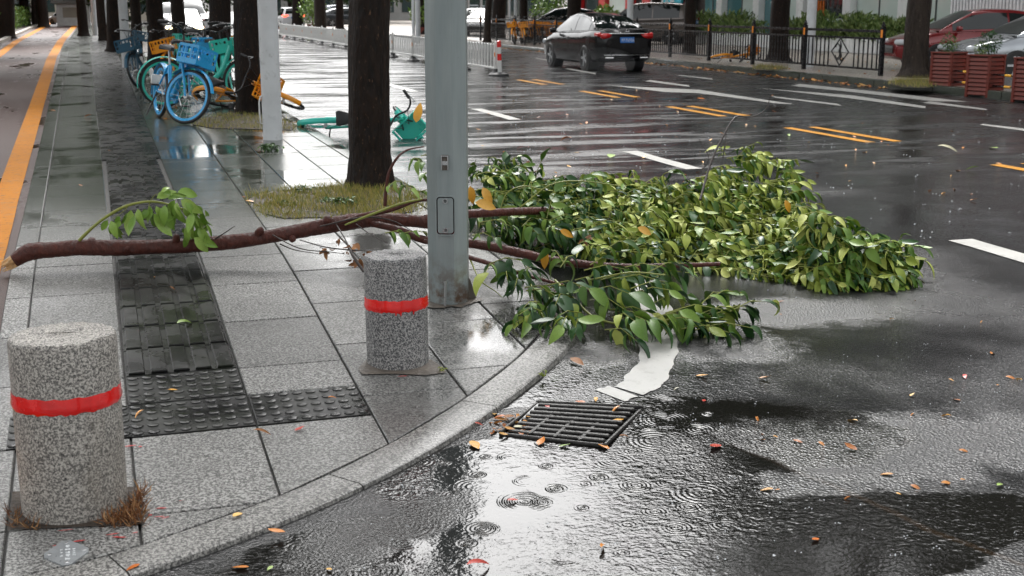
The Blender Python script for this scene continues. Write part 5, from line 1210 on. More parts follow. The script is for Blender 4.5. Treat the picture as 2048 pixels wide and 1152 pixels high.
        B(m, 'basket_bracket', BM['black'])
    m = MB(); CMx = Matrix.Translation(BB + Vector((0, .06, 0))) @ Matrix.Rotation(R(90), 4, 'X'); m.lathe([(.095, -.014), (.095, .014), (.075, .018), (0, .018)], 24, CMx); m.tube([BB + Vector((0, .07, .08)), H0 + Vector((0, .07, .045))], .014, 6); m.tube([BB + Vector((0, .07, -.08)), H0 + Vector((0, .07, -.045))], .014, 6); B(m, 'chain_guard', cm)
    for s in (-1, 1):
        m = MB(); e = BB + Vector((s*.12, s*.12, -s*.11)); m.tube([BB + Vector((0, s*.09, 0)), e - Vector((0, s*.02, 0))], .011, 6); co_ = B(m, 'crank', MAT['steel']); m = MB(); m.cbox(e + Vector((0, s*.045, 0)), (.09, .09, .022), .006); B(m, 'pedal', MAT['rubber'], co_)
    if box:
        m = MB(); m.cbox((-.70, .0, .46), (.05, .17, .13), .02); bo = B(m, 'lock_box', MAT['white'])
        m = MB(); rn = random.Random(4)
        for i in range(5): m.cbox((-.727, -.05 + i*.024, .46 + rn.uniform(-.015, .015)), (.004, .016, .05 + rn.uniform(-.02, .02)), .003)
        B(m, 'box_print', cm, bo)
    m = MB(); m.tube([H0 + Vector((.06, -.06, 0)), H0 + Vector((.04, -.17, -.31))], .010, 6); B(m, 'kickstand', BM['black'])
    return t
def bike_on(rear, front, *a, fn=onpave, scale=1., **k_):
    p, q = fn(*rear), fn(*front); c = (p + q)/2; c.z = max(p.z, q.z); return bike(c, math.atan2(q.y - p.y, q.x - p.x), *a, scale=scale, **k_)
bike_on((316, 234), (370, 249), 'blue', 'sky blue hire bicycle with blue basket standing nearest on the pavement', steer=R(38), lean=R(-7), scale=1.08)
bike(onpave(330, 214) + Vector((.60, 0, 0)), R(2), 'teal', 'mint green hire bicycle standing side-on behind the blue one', steer=R(8), lean=R(4), scale=1.1)
bike_on((338, 168), (356, 184), 'yellow', 'orange yellow hire bicycle with carrier behind the mint one', steer=R(-30), lean=R(5), rim='black')
bike_on((285, 128), (258, 146), 'navy', 'dark blue bicycle with pale panel beside the second white pole', steer=R(25), lean=R(-4))
bike_on((420, 176), (470, 186), 'teal', 'mint hire bicycle with green basket half hidden behind the second trunk', steer=R(-20), lean=R(5))
bike_on((440, 160), (478, 168), 'yellow', 'yellow hire bicycle behind the mint ones, beside the trunk', steer=R(15), lean=R(3), rim='black')
bike_on((385, 170), (410, 178), 'blue', 'blue hire bicycle in the middle of the parked row', steer=R(-10), lean=R(-3))
bike_on((352, 150), (376, 158), 'teal', 'mint hire bicycle at the back of the parked row, beside the slim trunk', steer=R(20), lean=R(4))
bike_on((288, 165), (276, 182), 'navy', 'dark bicycle at the left end of the parked row', steer=R(-25), lean=R(6))
bike_on((194, 53), (222, 54), 'yellow', 'orange hire bicycle standing alone far down the pavement', steer=R(10), rim='yellow')
# fallen on the road
p = onroad(735, 268); p.z = .0
bike(p + Vector((0, 0, .10)), R(-8), 'teal', 'mint green hire bicycle lying on its side in the gutter', steer=R(-50), lean=R(78), box=False, scale=1.0)
p = onroad(548, 236); bike(p + Vector((-.2, 0, .16)), R(-35), 'yellow', 'yellow hire bicycle fallen over behind the thick white pole', steer=R(-15), lean=R(62), rim='black', box=False)
for i, (px, Y) in enumerate([(1012, 50.), (1028, 49.), (1046, 50.5), (1062, 49.5), (1078, 50.), (1094, 49.), (1106, 50.)]):
    p = at(px, 88, Y); bike((p.x + .4, p.y, .13), R(-110 + 8*(i % 3)), 'yellow', 'yellow hire bicycle in the row parked behind the railing', steer=R(10*(i % 3) - 10), lean=R(5), rim='black', group='yellow bicycles in a row behind the railing', spokes=8)
p = ground(1455, 126, fz); bike(p + Vector((0, 0, .12)), R(10), 'yellow', 'yellow bicycle lying on the ground behind the railing', steer=R(40), lean=R(75), rim='black', box=False, spokes=8, scale=.8)

# ------------------------------------------------------------------ white road barrier
BX_ = 8.75; p0 = onroad(992, 151); br = thing('white_barrier', (BX_, p0.y, 0), 'white picket barrier along the middle of the road', 'barrier')
PL = 2.95; BH = .76
post_me = MB(); post_me.cbox((0, 0, BH/2 + .02), (.07, .07, BH), .008); post_me.lathe([(.035, BH + .02), (.02, BH + .05), (0, BH + .055)], 8); post_me = post_me.mesh('post', MAT['white'])
foot_me = MB(); foot_me.lathe([(.20, 0), (.19, .03), (.10, .08), (.06, .16), (0, .16)], 14); foot_me = foot_me.mesh('foot', MAT['rubber'], 40)
hm = MB(); hw = .045; zt = BH - .02
pts = [Vector((0, -hw, .17)), Vector((0, -hw, zt - .06))] + [Vector((0, -hw*math.cos(a), zt - .06 + hw*1.25*math.sin(a))) for a in [math.pi*i/6 for i in range(1, 6)]] + [Vector((0, hw, zt - .06)), Vector((0, hw, .17))]
hm.tube(pts, .013, 6); hoop_me = hm.mesh('picket', MAT['white'], 60)
rm_ = MB(); rm_.cbox((0, PL/2, .17), (.045, PL, .05), .006); rail_me = rm_.mesh('rail', MAT['white'])
refl_me = MB(); refl_me.cbox((-.04, -.04, .5), (.012, .05, .1), .003); refl_me = refl_me.mesh('reflector', MAT['reflector'])
for i in range(15):
    y = i*PL; o = link('post', post_me, br); o.location = (0, y, 0); f = link('foot', foot_me, o); q = link('reflector', refl_me, o)
    if i == 14: break
    ra = link('rail', rail_me, br); ra.location = (0, y, 0)
    nn_ = 11
    for j in range(nn_): h_ = link('picket', hoop_me, br); h_.location = (0, y + (j + .7)*PL/(nn_ + .3), 0)
# red and white end post
t = thing('warning_post', (BX_ + .02, p0.y - .28, 0), 'red and white striped warning post at the end of the white barrier', 'warning post', rot=(0, R(-2), 0))
m = MB(); m.lathe([(.22, 0), (.2, .05), (.09, .09), (0, .09)], 14); m.build('rubber_base', MAT['rubber'], t, 40, False)
for i in range(5):
    m = MB(); z0 = .06 + i*.155; m.lathe([(.052, z0), (.052, z0 + .155)] if i < 4 else [(.052, z0), (.052, z0 + .14), (.03, z0 + .155), (0, z0 + .155)], 18); m.build('red_stripe' if i % 2 == 0 and i > 0 else 'white_stripe', MAT['red_paint'] if i % 2 == 0 and i > 0 else MAT['white'], t, 50, False)

# ------------------------------------------------------------------ black railing
FX = 16.05; post_y = [atx(px, 100, FX).y for px in (1764, 1609, 1506, 1418, 1340)]
while post_y[-1] < 58: post_y.append(post_y[-1] + 2.6)
fr = thing('black_railing', (FX, post_y[0], .13), 'black metal railing with orange reflectors along the far pavement', 'railing'); fo_ = Vector(fr.location)
FH = 1.06; fp_me = MB(); fp_me.cbox((0, 0, FH/2), (.085, .085, FH), .008); fp_me.lathe([(.03, FH), (.045, FH + .03), (.045, FH + .045), (.02, FH + .07), (.03, FH + .09), (0, FH + .115)], 12); fp_me = fp_me.mesh('post', MAT['black'])
rf_me = MB(); rf_me.cbox((-.046, -.02, FH - .15), (.012, .06, .17), .003); rf_me = rf_me.mesh('reflector', MAT['reflector'])
bl_me = MB(); bl_me.cbox((0, 0, .46), (.024, .024, .66), .004); bl_me = bl_me.mesh('baluster', MAT['black'])
for i, y in enumerate(post_y):
    o = link('post', fp_me, fr); o.location = (0, y - fo_.y, 0); q = link('reflector', rf_me, o)
    if i == len(post_y) - 1: break
    y2 = post_y[i+1]; L = y2 - y; yc = (y + y2)/2 - fo_.y
    for z, s in ((.96, .06), (.80, .045), (.13, .045)):
        m = MB(); m.cbox((0, yc, z), (.045, L - .09, s), .006); m.build('rail', MAT['black'], fr, None, False)
    nb = 18
    for j in range(1, nb):
        if i == 0 and 7 <= j <= 11: continue
        b = link('baluster', bl_me, fr); b.location = (0, y - fo_.y + L*j/nb, 0)
m = MB(); yc = (post_y[0] + post_y[1])/2 - fo_.y + .05; dh = .31
q = [Vector((0, yc, .47 + dh)), Vector((0, yc + .36, .47)), Vector((0, yc, .47 - dh)), Vector((0, yc - .36, .47)), Vector((0, yc, .47 + dh))]
for a, b in zip(q[:-1], q[1:]): m.tube([a, b], .016, 6)
m.tube([Vector((0, yc + .10 + .13*math.cos(a)*.8, .48 + .17*math.sin(a))) for a in [R(30 + 12*i) for i in range(26)]], .013, 6)
m.tube(cat_rom([Vector((0, yc - .0, .72)), Vector((0, yc - .03, .6)), Vector((0, yc + .01, .48)), Vector((0, yc - .05, .36)), Vector((0, yc + .08, .28))], 4), [.012 + .016*math.sin(i/16*3.1) for i in range(17)], 6)
m.tube(cat_rom([Vector((0, yc + .15, .30)), Vector((0, yc + .02, .33)), Vector((0, yc - .08, .26)), Vector((0, yc - .16, .33))], 4), .022, 6); m.build('diamond_emblem', MAT['black'], fr, 60, False)

# ------------------------------------------------------------------ red planters with chain bars
MAT['planter'] = paint('red_brown_stained_wood', (.15, .024, .014), .45, var=.3, scale=9, bump=.3, bscale=40)
def planter(px, py, label, kind):
    p = onroad(px, py); p.z = 0 if p.x < XK else .0; t = thing('planter', p, label, 'planter', 'red planters at the road side', (0, 0, R(18))); S, Hh = .47, .74
    for sx in (-1, 1):
        for sy in (-1, 1): m = MB(); m.cbox((sx*(S/2 - .02), sy*(S/2 - .02), Hh/2), (.05, .05, Hh), .006); m.build('corner_post', MAT['planter'], t, None, False)
    n = 9
    for f in range(4):
        Rz = Matrix.Rotation(f*math.pi/2, 4, 'Z')
        for i in range(n):
            z = .045 + i*(Hh - .06)/n + .03; m = MB(); m.cbox((0, 0, 0), (S - .07, .03, .066), .006, rot=Matrix.Rotation(R(-16), 3, 'X'))
            o = m.build('slat', MAT['planter'], t, None, False); o.matrix_basis = Rz @ Matrix.Translation((0, -S/2 + .018, z))
    m = MB(); m.cbox((0, 0, Hh/2), (S - .09, S - .09, Hh - .02), .01); m.build('liner', MAT['trim'], t, None, False)
    m = MB()
    for f in range(4): m.cbox((Matrix.Rotation(f*math.pi/2, 3, 'Z') @ Vector((0, -S/2 + .02, Hh + .014))), (S + .03 if f % 2 == 0 else S - .055, .06, .03), .006, rot=Matrix.Rotation(f*math.pi/2, 3, 'Z'))
    m.build('rim', MAT['planter'], t, None, False)
    m = MB(); m.box((0, 0, Hh - .015), (S - .08, S - .08, .02)); m.build('soil', MAT['soil'], t, None, False)
    m = MB(); rnd = random.Random(px)
    if kind == 'bush': cl = [(.06, 0, .24, .2, 520, 'leaf_dark'), (-.12, .05, .12, .11, 160, 'hedge')]
    elif kind == 'sprout': cl = [(-.05, 0, .08, .12, 130, 'weed'), (.0, .05, .25, .13, 130, 'weed'), (.08, 0, .17, .1, 90, 'hedge')]
    else: cl = [(0, 0, .2, .18, 420, 'leaf_dark')]
    tr = t
    st_ = MB()
    for x, y, z, r_, nn_, mk in cl:
        fm = MB(); st_.tube([(x*.3, y, Hh - .02), (x*.8, y, Hh + z*.6), (x, y, Hh + z)], [.008, .006, .003], 5)
        for _ in range(nn_):
            d = Vector((rnd.gauss(0, 1), rnd.gauss(0, 1), rnd.gauss(0, 1))).normalized()*r_*rnd.random()**.4; s = rnd.uniform(.035, .065)
            fm.merge([(0, 0, 0), (.5*s, .22*s, .05*s), (s, 0, -.1*s), (.5*s, -.22*s, .05*s)], [(0, 1, 2, 3)], Matrix.Translation((x + d.x, y + d.y, Hh + max(.01, z + d.z))) @ frame((d.x + rnd.uniform(-.05, .05), d.y, d.z + rnd.uniform(-.1, .05)), (rnd.uniform(-1, 1), rnd.uniform(-1, 1), 1)))
        tag(fm.build('foliage', MAT[mk], t, None, False), kind='stuff')
    st_.build('stem', MAT['twigdark'], t, None, False)
    return p
pl = [planter(1893, 184, 'red slatted planter with sparse sprouting plant beside the tree', 'sprout'), planter(1967, 194, 'red slatted planter with round bush, second from the tree', 'bush'), planter(2062, 205, 'red slatted planter cut by the right edge of the picture', 'bush2')]
pl.append(planter(2165, 222, 'red slatted planter beyond the right edge', 'bush2')) if False else None
MAT['yellow_sleeve'] = plain('yellow_sleeve', (.85, .42, .02), .35)
for i, (a, b) in enumerate(zip(pl[:-1], pl[1:])):
    for z, zn in ((.42, 'upper'), (.22, 'lower')):
        u = (b - a).normalized(); q0, q1 = a + u*.24, b - u*.24; q0.z = q1.z = z
        t = thing('chain_bar', (q0 + q1)/2, '%s black and yellow bar between the %s' % (zn, 'two full planters' if i == 0 else 'last two planters at the right edge'), 'bar')
        m = MB(); m.tube([q0 - u*.1, q1 + u*.1], .016, 8); m.build('rod', MAT['black'], t, 60); mid = (q0 + q1)/2; m = MB(); m.tube([mid - u*.09, mid + u*.09], .024, 8); m.build('sleeve', MAT['yellow_sleeve'], t, 60)
MAT['concrete'] = granite('grey_stone_block', (.2, .205, .21), (.3, .3, .3), (.12, .12, .12), 40, .4)
for (px, py, w_, lb) in ((1942, 184, .7, 'grey stone block behind the first two planters'), (2035, 196, .9, 'grey stone block behind the last two planters')):
    p = onroad(px, py); m = MB(); m.cbox((0, 0, .19), (w_, .3, .38), .02); o = m.build('stone_block', MAT['concrete']); o.location = (p.x + .5, p.y + .4, .0); o.rotation_euler = (0, 0, R(-55)); tag(o, lb, 'stone block')

# ------------------------------------------------------------------ poles across the road
def far_pole(px, py, r, label, Y=None, mat='pole_white'):
    p = ground(px, py, fz) if Y is None else at(px, py, Y); p.z = .13; return white_pole(p, r, 8, label, mat=mat, name='lamp_pole', grp='poles across the road')
far_pole(1617, 151, .12, 'white lamp pole behind the black railing near the glass door', atx(1617, 145, 16.75).y)
far_pole(1259, 90, .11, 'white lamp pole rising behind the black moving car', 41)
far_pole(836, 62, .11, 'right one of the two white poles far left of the grey lamp post', 54); far_pole(827, 62, .07, 'left one of the two white poles far left of the grey lamp post', 55)
far_pole(1031, 60, .07, 'white sign pole behind the railing near the green shrubs', 54); far_pole(1020, 60, .04, 'thin pale pole next to the sign pole behind the railing', 54)
for px, py, Y, r_, lb in ((250, 80, 33., .11, 'second white pole down the pavement beside the dark blue bicycle'), (213, 50, 60, .1, 'third white pole far down the pavement'), (189, 45, 72, .13, 'farthest white pole down the pavement')):
    p = at(px, py, Y); p.z = .15; white_pole(p, r_, 7, lb, grp='poles along the pavement')

# ------------------------------------------------------------------ shop fronts across the road
MAT['col_white'] = paint('white_tiled_column', (.82, .83, .82), .3, var=.08, scale=2); MAT['frost'] = paint('frosted_green_glass', (.60, .70, .65), .12, var=.08, scale=.8); MAT['glass_teal'] = plain('teal_shop_glass', (.09, .22, .24), .04, Specular_IOR_Level=.8)
MAT['glass_grey'] = plain('dark_shop_glass', (.03, .045, .045), .03, Specular_IOR_Level=.8); MAT['shop_red'] = paint('red_shop_frame', (.55, .03, .03), .35); MAT['turq'] = paint('turquoise_panel', (.03, .42, .55), .35); MAT['facade'] = paint('pale_facade', (.40, .41, .40), .5, scale=.6)
MAT['rib'] = paint('white_ribs', (.82, .82, .84), .35); MAT['darkwall'] = paint('dark_wall', (.035, .032, .03), .6); MAT['handle_orange'] = paint('orange_door_handle', (.65, .16, .02), .3); MAT['mullion'] = paint('grey_mullion', (.09, .1, .1), .4)
GX = 25.0
def gy_(px): return atx(px, 40, GX).y
sh_ = thing('glass_shop', (GX, gy_(1700), .13), 'glass fronted shop with white columns and frosted panes', 'building')
ya, yb = gy_(1925), gy_(1400)
m = MB(); m.box((GX + 4.2, (ya + yb)/2, 2.4), (8, yb - ya, 4.6)); m.build('rear_wall', MAT['darkwall'], sh_)
m = MB(); m.box((GX + 3.9, (ya + yb)/2, 5.9), (8.4, yb - ya + .4, 3.2)); m.box((GX + 4.4, (ya + yb)/2, 12.), (8, yb - ya, 9)); m.build('upper_wall', MAT['facade'], sh_)
cols = [1510, 1606, 1702, 1812, 1925, 1440]; cols = sorted(cols)
for px in (1446, 1520, 1608, 1702, 1814):
    y = gy_(px); m = MB(); m.cbox((GX - .05, y, 2.25), (.35, .5, 4.3), .01); m.build('column', MAT['col_white'], sh_)
edges = [1402, 1446, 1520, 1608, 1702, 1814, 1928]
for bi, (e0, e1) in enumerate(zip(edges[:-1], edges[1:])):
    y1_, y0_ = gy_(e0) - .26, gy_(e1) + .26
    door = bi == 3; npan = 2 if not door else 2
    for j in range(npan):
        a, b = y0_ + (y1_ - y0_)*j/npan + .03, y0_ + (y1_ - y0_)*(j + 1)/npan - .03
        mt_ = MAT['glass_grey'] if door else (MAT['glass_teal'] if bi < 1 or (bi == 1 and j == 1) or (bi == 2 and j == 1) else MAT['frost'])
        m = MB(); m.box((GX + .05, (a + b)/2, 2.2), (.03, b - a, 4.1)); pn = m.build('window_pane', mt_, sh_)
        m = MB(); m.box((GX + .04, a - .03, 2.2), (.07, .05, 4.1)); m.build('mullion', MAT['mullion'], sh_)
    if door:
        ym = (y0_ + y1_)/2
        for s in (-.16, .05, .2): m = MB(); m.cbox((GX - .04, ym + s + .35, 1.35), (.05, .06, 1.0), .01); m.build('door_handle', MAT['handle_orange'], sh_)
        m = MB(); m.box((GX + .0, ym, 1.15), (.04, y1_ - y0_, .12)); m.build('door_rail', MAT['frost'], sh_)
        tc = bpy.data.curves.new('door_text', 'FONT'); tc.body = 'OBA'; tc.size = .42; tc.extrude = .004; to = bpy.data.objects.new('t', tc); COL.objects.link(to)
        dg = bpy.context.evaluated_depsgraph_get(); me = bpy.data.meshes.new_from_object(to.evaluated_get(dg)); bpy.data.objects.remove(to); me.materials.clear(); me.materials.append(MAT['darkwall'])
        o = link('door_lettering', me, sh_); o.matrix_basis = Matrix.Translation(Vector((GX - .03, ym - .35, 1.42)) - origin(sh_)) @ Matrix.Rotation(R(-90), 4, 'Z') @ Matrix.Rotation(R(90), 4, 'X')
rb = thing('ribbed_wall', (GX - 1, gy_(1980), .13), 'white vertically ribbed wall behind the red car', 'building')
m = MB(); y0_ = gy_(1922); m.box((GX - .2, y0_ - 6, 3), (.3, 12, 5.8)); m.box((GX + 4, y0_ - 14, 9), (8, 27.6, 18)); m.build('backing', MAT['darkwall'], rb)
m = MB()
for i in range(110):
    y = y0_ - .05 - i*.15; m.box((GX - .4, y, 3), (.10, .075, 5.8), Matrix.Rotation(R(-1.5), 3, 'X'))
tag(m.build('ribs', MAT['rib'], rb), kind='stuff')
# low planter wall and hedge in front of the shop
lw = thing('planter_wall', (23.2, gy_(1720) - 3, .13), 'low white grooved planter wall under the shop hedge', 'wall')
y = ground(1790, 111, fz).y - 1.0; m = MB(); yy0 = y; yy1 = y + 22
m.box((23.35, (yy0 + yy1)/2, .37), (.3, yy1 - yy0, .46)); m.build('wall_core', MAT['col_white'], lw)
m = MB()
for i in range(int((yy1 - yy0)/.22)): m.box((23.19, yy0 + .1 + i*.22, .36), (.03, .13, .42))
tag(m.build('grooves', MAT['col_white'], lw), kind='stuff')
def hedge_obj(name, x0, x1, y0, y1, z0, z1, n, label, mat='hedge', sz=.16, cat='hedge', flowers=0, fn=None):
    m = MB(); rnd = random.Random(int(x0*10 + n))
    for i in range(n):
        y = rnd.uniform(y0, y1); bulge = 1 + .18*math.sin(y*2.1) + .1*math.sin(y*5.3); x = rnd.uniform(x0, x1); z = z0 + (z1*bulge - z0)*rnd.random()**.6
        if fn: x = x + fn(y)
        q = sz*rnd.uniform(.6, 1.3); mi = 1 if (flowers and rnd.random() < flowers) else 0
        if mi: q *= .5
        m.merge([(0, 0, 0), (q*.5, q*.17, q*.04), (q, 0, -q*.05), (q*.5, -q*.17, q*.04)], [(0, 1, 2, 3)], Matrix.Translation((x, y, z)) @ frame((rnd.uniform(-.6, .6), rnd.uniform(-.6, .6), rnd.uniform(.1, 1)), (rnd.uniform(-1, 1), rnd.uniform(-1, 1), .6)), mi)
    t = thing(name, ((x0 + x1)/2 + (fn(y0) if fn else 0), y0, z0), label, cat); o = m.build('foliage', [MAT[mat], MAT['flower']], t); tag(o, kind='stuff')
    m = MB(); 
    for i in range(max(2, int((y1 - y0)/1.2))): yy = y0 + .4 + i*1.2; xx = (x0 + x1)/2 + (fn(yy) if fn else 0); m.tube([(xx, yy, z0 - .1), (xx + .05, yy, z0 + (z1 - z0)*.7)], [.03, .012], 5)
    m.build('stems', MAT['twigdark'], t); return t
MAT['flower'] = plain('mauve_flower', (.45, .35, .62), .5)
hedge_obj('hedge', 23.0, 24.2, yy0 + .3, gy_(1625) - .6, .45, 1.12, 6500, 'flowering hedge before the glass shop, right of the door', sz=.2, flowers=.02)
hedge_obj('hedge', 23.0, 24.2, gy_(1625) + 1.8, yy1 + 6, .45, 1.12, 9000, 'flowering hedge before the glass shop, left of the door', sz=.2, flowers=.02)
# red framed shops further left
RX = 27.; rs_ = thing('red_shop', (RX, atx(1270, 40, RX).y, .13), 'row of red framed shop fronts far across the road', 'building')
def ry(px): return atx(px, 30, RX).y
m = MB(); m.box((RX + 4.3, (ry(1400) + ry(1120))/2, 3.2), (8, ry(1120) - ry(1400), 6.2)); m.box((RX + 4.3, (ry(1400) + ry(1120))/2, 11), (8, ry(1120) - ry(1400), 9)); m.build('rear_wall', MAT['darkwall'], rs_)
for px in (1158, 1208, 1296, 1314, 1374, 1262): m = MB(); m.cbox((RX, ry(px), 2.2), (.3, 1.0, 4.2), .01); m.build('red_pillar', MAT['shop_red'], rs_)
for a, b, mt_ in ((1166, 1202, 'glass_grey'), (1214, 1256, 'frost'), (1266, 1290, 'glass_grey'), (1300, 1310, 'leaf_pale'), (1120, 1152, 'col_white')): m = MB(); m.box((RX + .1, (ry(a) + ry(b))/2, 2.1), (.06, abs(ry(a) - ry(b)) - .3, 4.0)); m.build('shop_window', MAT[mt_], rs_)
m = MB(); m.box((RX - .3, ry(1350), 2.1), (.12, ry(1322) - ry(1370), 4.0)); tp = m.build('turquoise_panel', MAT['turq'], rs_)
m = MB(); rn = random.Random(9)
for r_ in range(2):
    for c_ in range(5):
        y = ry(1366) + .55 + c_*.62; z = 1.75 - r_*.75
        for _ in range(3): m.box((RX - .37, y + rn.uniform(-.1, .1), z + rn.uniform(-.22, .22)), (.02, .42, .06))
        for _ in range(2): m.box((RX - .372, y + rn.uniform(-.16, .16), z), (.02, .07, .52))
m.build('panel_writing', MAT['white'], rs_)
m = MB(); m.box((RX - .6, (ry(1400) + ry(1120))/2, 5.4), (1.4, ry(1120) - ry(1400), 1.6)); m.build('shop_fascia', MAT['shop_red'], rs_)
# shrubs by the shops
for px, Y, r_, lb, mk in ((1100, 62, 1.0, 'bright green shrub behind the railing left of the red shops', 'leaf_green'), (1210, 60, .55, 'small yellow green potted plant before the red shops', 'leaf_lime'), (1275, 60, .5, 'potted plant between the red pillars', 'leaf_green'), (1345, 55, .6, 'dark leafy plant before the turquoise panel', 'leaf_dark'), (625, 84, .95, 'round yellow green shrub in a planter beyond the white barrier', 'leaf_lime'), (845, 70, .7, 'low shrub just left of the grey lamp post, far off', 'leaf_lime')):
    p = at(px, 60, Y); t = thing('shrub', (p.x, p.y, .13), lb, 'shrub'); m = MB(); rnd = random.Random(px)
    for _ in range(700):
        d = Vector((rnd.gauss(0, 1), rnd.gauss(0, 1), rnd.gauss(0, .8))).normalized()*r_*rnd.random()**.4; q = .22*rnd.uniform(.6, 1.3)
        m.merge([(0, 0, 0), (q*.5, q*.22, 0), (q, 0, 0), (q*.5, -q*.22, 0)], [(0, 1, 2, 3)], Matrix.Translation((d.x, d.y, .75 + r_*.6 + d.z)) @ frame(rv(), rv()))
    tag(m.build('foliage', MAT[mk], t, None, False), kind='stuff'); m = MB(); m.tube([(0, 0, 0), (.03, 0, .7 + r_*.5)], [.06, .03], 6); m.lathe([(.3, 0), (.36, .4), (.33, .4), (.3, .34), (0, .34)], 12); m.build('stem_and_pot', MAT['planter'], t, None, False)
# ------------------------------------------------------------------ far background blocks
def block(name, x0, x1, y0, y1, h, mat, label, rows=3, cols=6, face='-y', wm='glass_grey'):
    t = thing(name, ((x0 + x1)/2, y0, 0), label, 'building'); m = MB(); m.box(((x0 + x1)/2, (y0 + y1)/2, h/2), (x1 - x0, y1 - y0, h)); m.build('wall', MAT[mat], t)
    for r_ in range(rows):
        for c_ in range(cols):
            m = MB(); z = 1.9 + r_*3.1
            if z + 1 > h: continue
            if face == '-y': m.box((x0 + (x1 - x0)*(c_ + .5)/cols, y0 - .04, z), ((x1 - x0)/cols*.7, .12, 1.7))
            else: xx = x0 if face == '-x' else x1; m.box((xx + (-.04 if face == '-x' else .04), y0 + (y1 - y0)*(c_ + .5)/cols, z), (.12, (y1 - y0)/cols*.7, 1.7))
            m.build('window', MAT[wm], t)
    m = MB(); m.box(((x0 + x1)/2, (y0 + y1)/2, h + .15), (x1 - x0 + .6, y1 - y0 + .6, .3)); m.build('roof', MAT['darkwall'], t); return t
MAT['wall_warm'] = paint('pale_cream_wall', (.42, .37, .30), .6, scale=.4); MAT['wall_grey'] = paint('grey_wall', (.24, .24, .23), .6, scale=.4)
block('apartment_building', 27, 40, 76, 112, 15, 'wall_grey', 'grey building far across the road beyond the red shops', 3, 10, '-x')
block('apartment_building', 16, 46, 150, 165, 12, 'wall_grey', 'grey building closing the far end of the road', 3, 9)
block('apartment_building', -12, 8, 170, 185, 9, 'wall_warm', 'pale building at the far end of the pavement', 2, 7)
block('apartment_building', -46, -11, 60, 130, 9, 'wall_grey', 'grey building behind the hedge at far left', 2, 10, '+x', 'shop_red')
# hedge and trees left of the cycle lane
hf = lambda y: fan(-2.1, y)
hedge_obj('hedge', -3.0, -.1, 38, 76, .1, 1.35, 12000, 'clipped green hedge along the left side of the cycle lane', sz=.22, fn=hf)
hedge_obj('hedge', -4.0, -.1, 77, 118, .1, 1.3, 9000, 'lighter hedge at the far end of the cycle lane', mat='leaf_green', sz=.25, fn=hf)
for i, (px, Y, lb) in enumerate([(8, 66, 'dark trunk rising from the hedge at the top left corner'), (86, 104, 'dark trunk at the far end of the hedge'), (50, 112, 'distant trunk behind the hedge at top left')]):
    p = at(px, 30, Y); p.z = .15; tree(p, .4, .34, lb, 90 + i, 3.8, (.4 if i == 0 else 0, 0), crown=i, group='trees behind the hedge')
p = at(148, 40, 112); t = thing('kiosk', (p.x, p.y, .1), 'small white kiosk with grey roof far down the pavement', 'kiosk'); m = MB(); m.cbox((0, 0, .9), (2.6, 2.2, 1.8), .04); m.build('body', MAT['white'], t, None, False); m = MB(); m.cbox((0, 0, 1.95), (3.3, 2.8, .35), .08); m.build('roof', MAT['facade'], t, None, False); m = MB(); m.cbox((0, -1.12, 1.1), (1.6, .06, .8), .01); m.build('counter_window', MAT['wall_warm'], t, None, False)
p = at(121, 40, 122); car(SEDAN, (p.x, p.y, .1), R(85), MAT['paint_white'], 'white car crossing at the far end of the cycle lane', (.9, .45, .8), name='moving_car', full=False)
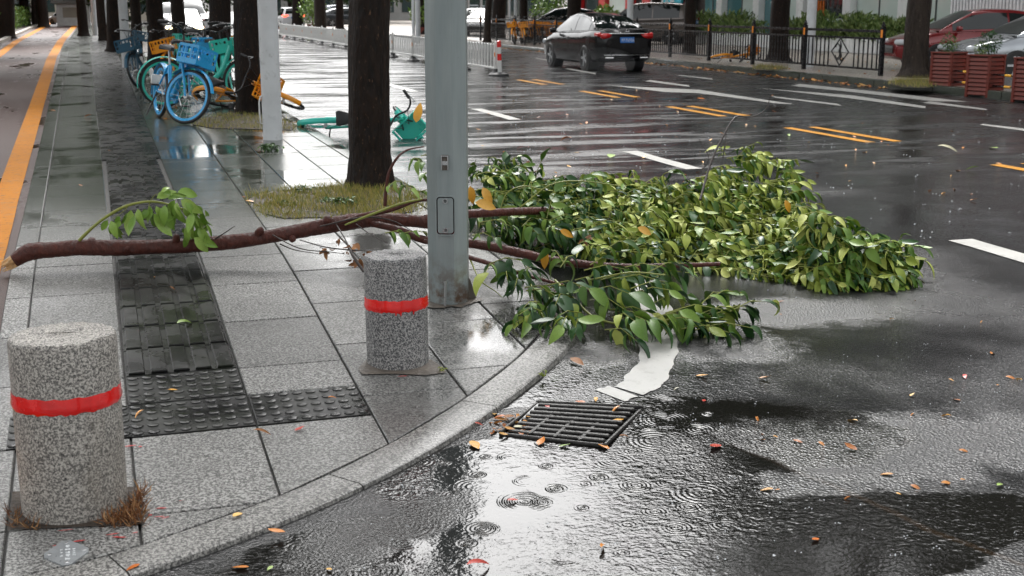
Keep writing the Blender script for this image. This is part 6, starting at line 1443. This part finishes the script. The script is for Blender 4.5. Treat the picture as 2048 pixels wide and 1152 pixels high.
for i, (x, y, s) in enumerate([(-6, 112, 2.6), (-1, 118, 2.8), (5, 126, 1.6), (11, 138, 1.6), (17, 128, 1.6), (23, 134, 2), (-13, 108, 2.6), (29, 122, 2)]):
    tree((x, y, 0), .3, .24, ['tree at the far end of the pavement', 'tall tree closing the view down the pavement', 'tree at the end of the road, left of centre', 'tree at the end of the road', 'tree behind the far white car', 'tree behind the far dark saloon', 'tree beyond the hedge at far left', 'tree beside the far grey building'][i], 120 + i, 3.0, (0, 0), 'barkgrey', i, cz=.8 + (s - 1)*1.5, cs=s, group='trees closing the far view')

# ------------------------------------------------------------------ rain: splashes on the road, spray behind the car
MAT['droplet'] = plain('water_droplet', (.75, .78, .8), .05, Specular_IOR_Level=1.)
m = MB(); octa = [(1, 0, 0), (-1, 0, 0), (0, 1, 0), (0, -1, 0), (0, 0, 1), (0, 0, -1)]; of = [(0, 2, 4), (2, 1, 4), (1, 3, 4), (3, 0, 4), (2, 0, 5), (1, 2, 5), (3, 1, 5), (0, 3, 5)]
for i in range(420):
    r_ = random.random()
    px, py = (random.uniform(950, 2048), random.uniform(170, 480)) if r_ < .5 else (random.uniform(1200, 2048), random.uniform(560, 1150)) if r_ < .85 else (random.uniform(500, 1500), random.uniform(850, 1150))
    p = onroad(px, py); sc2 = random.uniform(.7, 1.6)*(.0017 if py > 500 else .004)
    for q in range(random.choice((1, 1, 2, 3))):
        c = p + Vector((random.uniform(-6, 6)*sc2, random.uniform(-6, 6)*sc2, random.uniform(.5, 5)*sc2)); m.add([(c.x + a*sc2*1.5, c.y + b*sc2, c.z + d*sc2) for a, b, d in octa], of)
tag(m.build('rain_splash', MAT['droplet'], None), 'tiny raindrop splashes scattered over the wet road', 'rain', kind='stuff')
k = NT('tyre_spray'); k.t.nodes.remove(k.b); vol = k.n('ShaderNodeVolumePrincipled'); vol.inputs['Color'].default_value = (.9, .92, .94, 1); vol.inputs['Density'].default_value = .03
k.l(vol.outputs[0], [n_ for n_ in k.t.nodes if n_.type == 'OUTPUT_MATERIAL'][0].inputs['Volume'])
m = MB()
for cx, cy, rx, ry__, rz in ((11.6, 29.3, .55, 1.6, .34), (13.05, 29.2, .55, 1.7, .36), (11.4, 32.6, .4, 1.1, .28)):
    m.lathe([(math.sin(a), -math.cos(a)) for a in [math.pi*i/8 for i in range(9)]], 14, Matrix.Translation((cx, cy, rz*.9)) @ Matrix.Diagonal((rx, ry__, rz, 1)))
tag(m.build('tyre_spray', k.mat, None, 180), 'fine water spray thrown up by the tyres of the black moving car', 'spray', kind='stuff')
